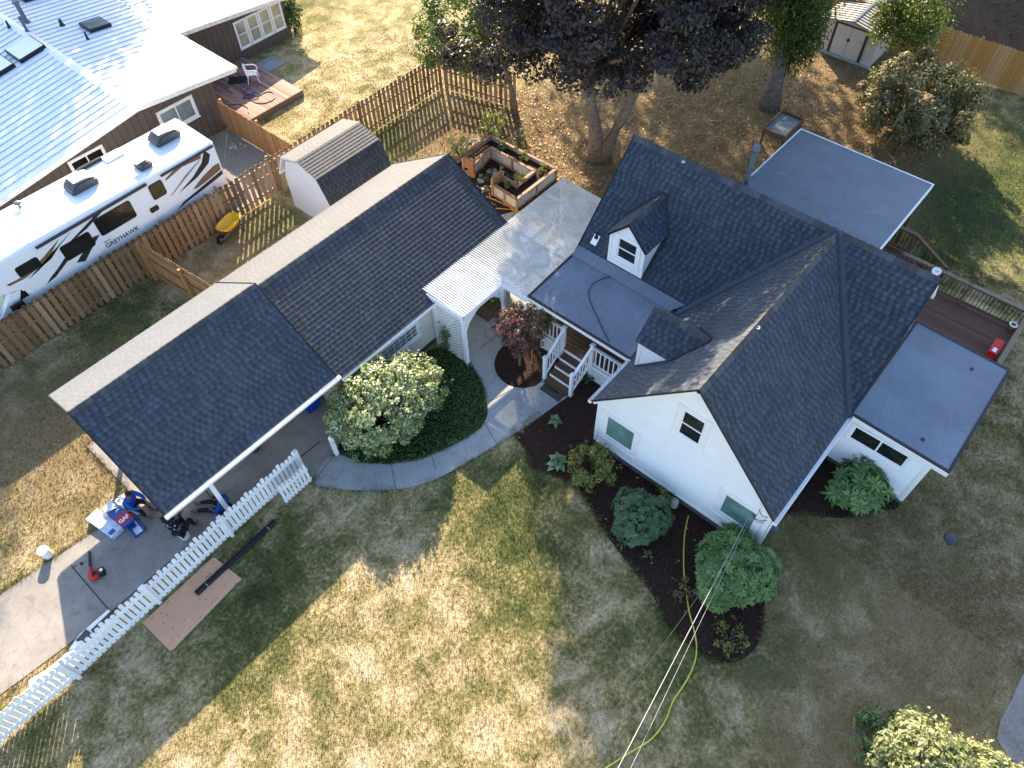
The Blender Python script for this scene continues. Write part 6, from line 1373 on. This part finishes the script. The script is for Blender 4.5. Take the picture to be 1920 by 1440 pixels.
rosette('lily_plant', 'bright green tuft at the lawn edge of the dark rhododendron', gp(1166, 1022), 14, .30, M['l_veg'], wide=.22)
shrub('shrub', 'olive feathery low shrub against the wall behind the rhododendron', 'shrub', gp(1240, 940), (.55, .25, .28), 700, .07, M['l_yellow'], nclump=18, crad=.13)
shrub('shrub', 'sparse brown green dying shrub at the tip of the mulch bed', 'shrub', gp(1365, 1198), (.5, .45, .28), 380, .075, M['l_yellow'], nclump=22, crad=.13, stems=12)
shrub('shrub', 'small dark brown shrub beside the yellow hose in the mulch', 'shrub', gp(1283, 1110), (.4, .35, .25), 260, .07, M['l_shrubt'], nclump=16, crad=.11, stems=9)
shrub('fern', 'small dark fern under the end of the porch railing', 'plant', gp(1100, 712), (.3, .25, .15), 200, .09, M['l_rhodo'], nclump=12, crad=.1)
shrub('corner_shrub', 'dark green upright shrub at the far corner of the brown house', 'shrub', (20.75, 33.2, 0), (.5, .55, .9), 1800, .12, M['l_grass'], nclump=40, crad=.25)
lit = thing('lit_bush', 'tall sunlit pale green bush in the bottom right corner of the lawn', 'shrub', (8.9, -5.0, 0))
pp = [clump_points(c, rad, k, nl, .3, .6, zmin=.1) for (c, rad, k, nl) in (((8.15, -4.85, 1.05), (1.05, 1.0, .95), 110, 14000), ((8.6, -6.25, 1.0), (.9, 1.0, .85), 60, 8000), ((7.2, -5.6, .9), (.9, 1.1, .8), 50, 6000))]
pp.append(sprigs((8.15, -4.85, 1.05), (1.05, 1.0, .95), 110, .35, 14)); pp.append(sprigs((8.6, -6.25, 1.0), (.9, 1.0, .85), 60, .35, 14))
leaf_mesh('foliage', np.concatenate([p[0] for p in pp]), np.concatenate([p[1] for p in pp]), .105, M['l_lit'], lit, .5, rnd=np.concatenate([p[2] for p in pp]))
m = MB()
for i in range(24): e = Vector(pp[0][3][i]); m.tube([(8.9+random.uniform(-.3, .3), -4.9, -.02), Vector((8.9, -4.9, 0)).lerp(e, .5)+Z*.2, e], [.035, .02, .008], 6)
m.build('stems', M['twig'], lit)
shrub('low_shrub', 'low dark green shrub at the foot of the sunlit bush', 'shrub', gp(1650, 1395), (.8, .7, .25), 2000, .09, M['l_rhodo2'], nclump=36, crad=.2)
# scattered litter: bark chips, fallen leaves, grass blades
def flat_stuff(name, P2, z, size, material, asp, up=2.5):
    P = np.column_stack([P2, np.full(len(P2), z)+rng.uniform(0, .015, len(P2))]); return tag(leaf_mesh(name, P, np.tile([0, 0, up], (len(P), 1)), size, material, None, asp), kind='stuff')
ch_p = np.concatenate([scatter([(p[0], p[1]) for p in BED], 9000), scatter([(p[0], p[1]) for p in RING], 1600), scatter([(p[0], p[1]) for p in RB], 1500)])
ch_p = ch_p + np.where(rng.uniform(0, 1, (len(ch_p), 1)) < .4, rng.normal(0, .10, ch_p.shape), 0)
flat_stuff('bark_chips', ch_p, .016, .05, M['chip'], .4)
th = rng.uniform(0, 2*PI, 5200); rr = 7.5*np.sqrt(rng.uniform(0, 1, 5200)); fl_ = np.column_stack([22+rr*np.cos(th)*1.2+3, 13.2+rr*np.sin(th)*1.1])
th = rng.uniform(0, 2*PI, 2600); rr = 6*np.sqrt(rng.uniform(0, 1, 2600)); fl2 = np.column_stack([32+rr*np.cos(th), 10+rr*np.sin(th)])
flat_stuff('leaf_litter', np.column_stack([rng.uniform(38.8, 54, 5200), rng.uniform(-10, 15, 5200)]), .03, .14, M['chip'], .6)
flat_stuff('fallen_leaves', np.concatenate([fl_, fl2, scatter([(p[0], p[1]) for p in BED], 40)]), .03, .085, M['l_fall'], .7)
# grass: short real blades standing on the lawn, coloured by the same ground material
def inside_np(P, poly):
    c = np.zeros(len(P), bool); n = len(poly)
    for i in range(n):
        x1, y1 = poly[i][0], poly[i][1]; x2, y2 = poly[i-1][0], poly[i-1][1]
        if abs(y1-y2) < 1e-9: continue
        c ^= ((y1 > P[:, 1]) != (y2 > P[:, 1])) & (P[:, 0] < (x2-x1)*(P[:, 1]-y1)/(y2-y1)+x1)
    return c
DRIVE = [(-9, 16.7), (-3.9, 16.1), (-1.1, 15.8), (.3, 15.85), (.3, 18.6), (6.45, 18.6), (6.45, 13.0), (5.25, 12.25), (4.45, 12.0), (3.0, 12.5), (1.2, 12.75), (-2.15, 13.1), (-4.6, 13.3), (-9, 13.8)]
HBED = [(9.9, 13.2), (10.6, 12.7), (10.75, 11.5), (10.3, 10.5), (9.6, 9.6), (8.7, 9.35), (7.5, 9.7), (6.1, 10.6), (5.15, 11.8), (5.1, 12.5), (5.6, 13.2)]
def grass(n, x0, x1, y0, y1, L0, L1, wd):
    P = np.column_stack([rng.uniform(x0, x1, n), rng.uniform(y0, y1, n)]); ok = np.ones(n, bool)
    for poly in (DRIVE, WK, HBED, BED, RING, RB): ok &= ~inside_np(P, [(p[0], p[1]) for p in poly])
    for (a, b, c, d) in ((10.6, 20.4, .7, 11.4), (14.8, 19.3, -1.85, .8), (6.4, 17.7, 11.2, 18.7), (16.9, 20.2, 15.2, 19.1), (11.8, 15.2, 19.7, 22.8), (-9, 13.6, 23.7, 29), (-2, 17.3, 28.4, 33), (-2, 20.4, 33, 48), (19.2, 24.4, -2.1, 8), (-1.8, .85, 10.9, 12.5)): ok &= ~((P[:, 0] > a) & (P[:, 0] < b) & (P[:, 1] > c) & (P[:, 1] < d))
    P = P[ok]; n = len(P); a = rng.uniform(0, 2*PI, n); L = rng.uniform(L0, L1, n); ln = rng.uniform(.2, 1.1, n); b2 = rng.uniform(0, 2*PI, n)
    v = np.zeros((n, 3, 3)); s = np.column_stack([np.cos(a), np.sin(a)])*(wd*rng.uniform(.6, 1.4, n))[:, None]
    v[:, 0, :2] = P-s; v[:, 1, :2] = P+s; v[:, 2, :2] = P+np.column_stack([np.cos(b2), np.sin(b2)])*(L*np.sin(ln))[:, None]; v[:, 2, 2] = L*np.cos(ln)
    return v
V = np.concatenate([grass(230000, -7.5, 12.5, -8, 13, .03, .085, .009), grass(90000, -8, 24, 12, 30, .03, .09, .012), grass(60000, -8, 7, 13, 24, .03, .08, .010), grass(150000, 12.5, 26, -9, 2, .03, .085, .010), grass(110000, 12.5, 40, -8, 24, .03, .09, .013)])
def edge_tufts(poly, n, spread=.05):
    pts = [Vector((p[0], p[1], 0)) for p in poly]; seg = [(pts[i], pts[(i+1) % len(pts)]) for i in range(len(pts))]; ln = np.array([(b-a).length for a, b in seg]); pick = rng.choice(len(seg), n, p=ln/ln.sum()); t = rng.uniform(0, 1, n)
    P = np.array([tuple(seg[i][0].lerp(seg[i][1], f))[:2] for i, f in zip(pick, t)])+rng.normal(0, spread, (n, 2)); a = rng.uniform(0, 2*PI, n); L = rng.uniform(.05, .13, n); le = rng.uniform(.2, 1.1, n); b2 = rng.uniform(0, 2*PI, n)
    keep = np.sin(P[:, 0]*5.1)+np.cos(P[:, 1]*4.3) > rng.uniform(-1.6, 1.2, n)
    for (a0, b0, c0, d0) in ((10.6, 20.4, .7, 11.4), (.6, 17.7, 12.95, 18.7), (11, 18, 11.1, 13.2)): keep &= ~((P[:, 0] > a0) & (P[:, 0] < b0) & (P[:, 1] > c0) & (P[:, 1] < d0))
    P, a, L, le, b2 = P[keep], a[keep], L[keep], le[keep], b2[keep]; n = len(P); v = np.zeros((n, 3, 3)); s = np.column_stack([np.cos(a), np.sin(a)])*.009
    v[:, 0, :2] = P-s; v[:, 1, :2] = P+s; v[:, 2, :2] = P+np.column_stack([np.cos(b2), np.sin(b2)])*(L*np.sin(le))[:, None]; v[:, 2, 2] = L*np.cos(le)+.02; return v
V = np.concatenate([V, edge_tufts(DRIVE, 9000, .06), edge_tufts([(p[0], p[1]) for p in WK], 7000, .035), edge_tufts([(p[0], p[1]) for p in BED], 9000, .05), edge_tufts([(p[0], p[1]) for p in RB], 3000, .05)])
n = len(V); me = bpy.data.meshes.new('grass'); me.vertices.add(n*3); me.loops.add(n*3); me.polygons.add(n)
me.vertices.foreach_set('co', V.reshape(-1)); me.loops.foreach_set('vertex_index', np.arange(n*3, dtype=np.int32)); me.polygons.foreach_set('loop_start', np.arange(0, n*3, 3, dtype=np.int32)); me.polygons.foreach_set('loop_total', np.full(n, 3, dtype=np.int32))
me.update(); me.materials.append(M['lawn']); gr_ = bpy.data.objects.new('grass', me); COL.objects.link(gr_); tag(gr_, kind='stuff')
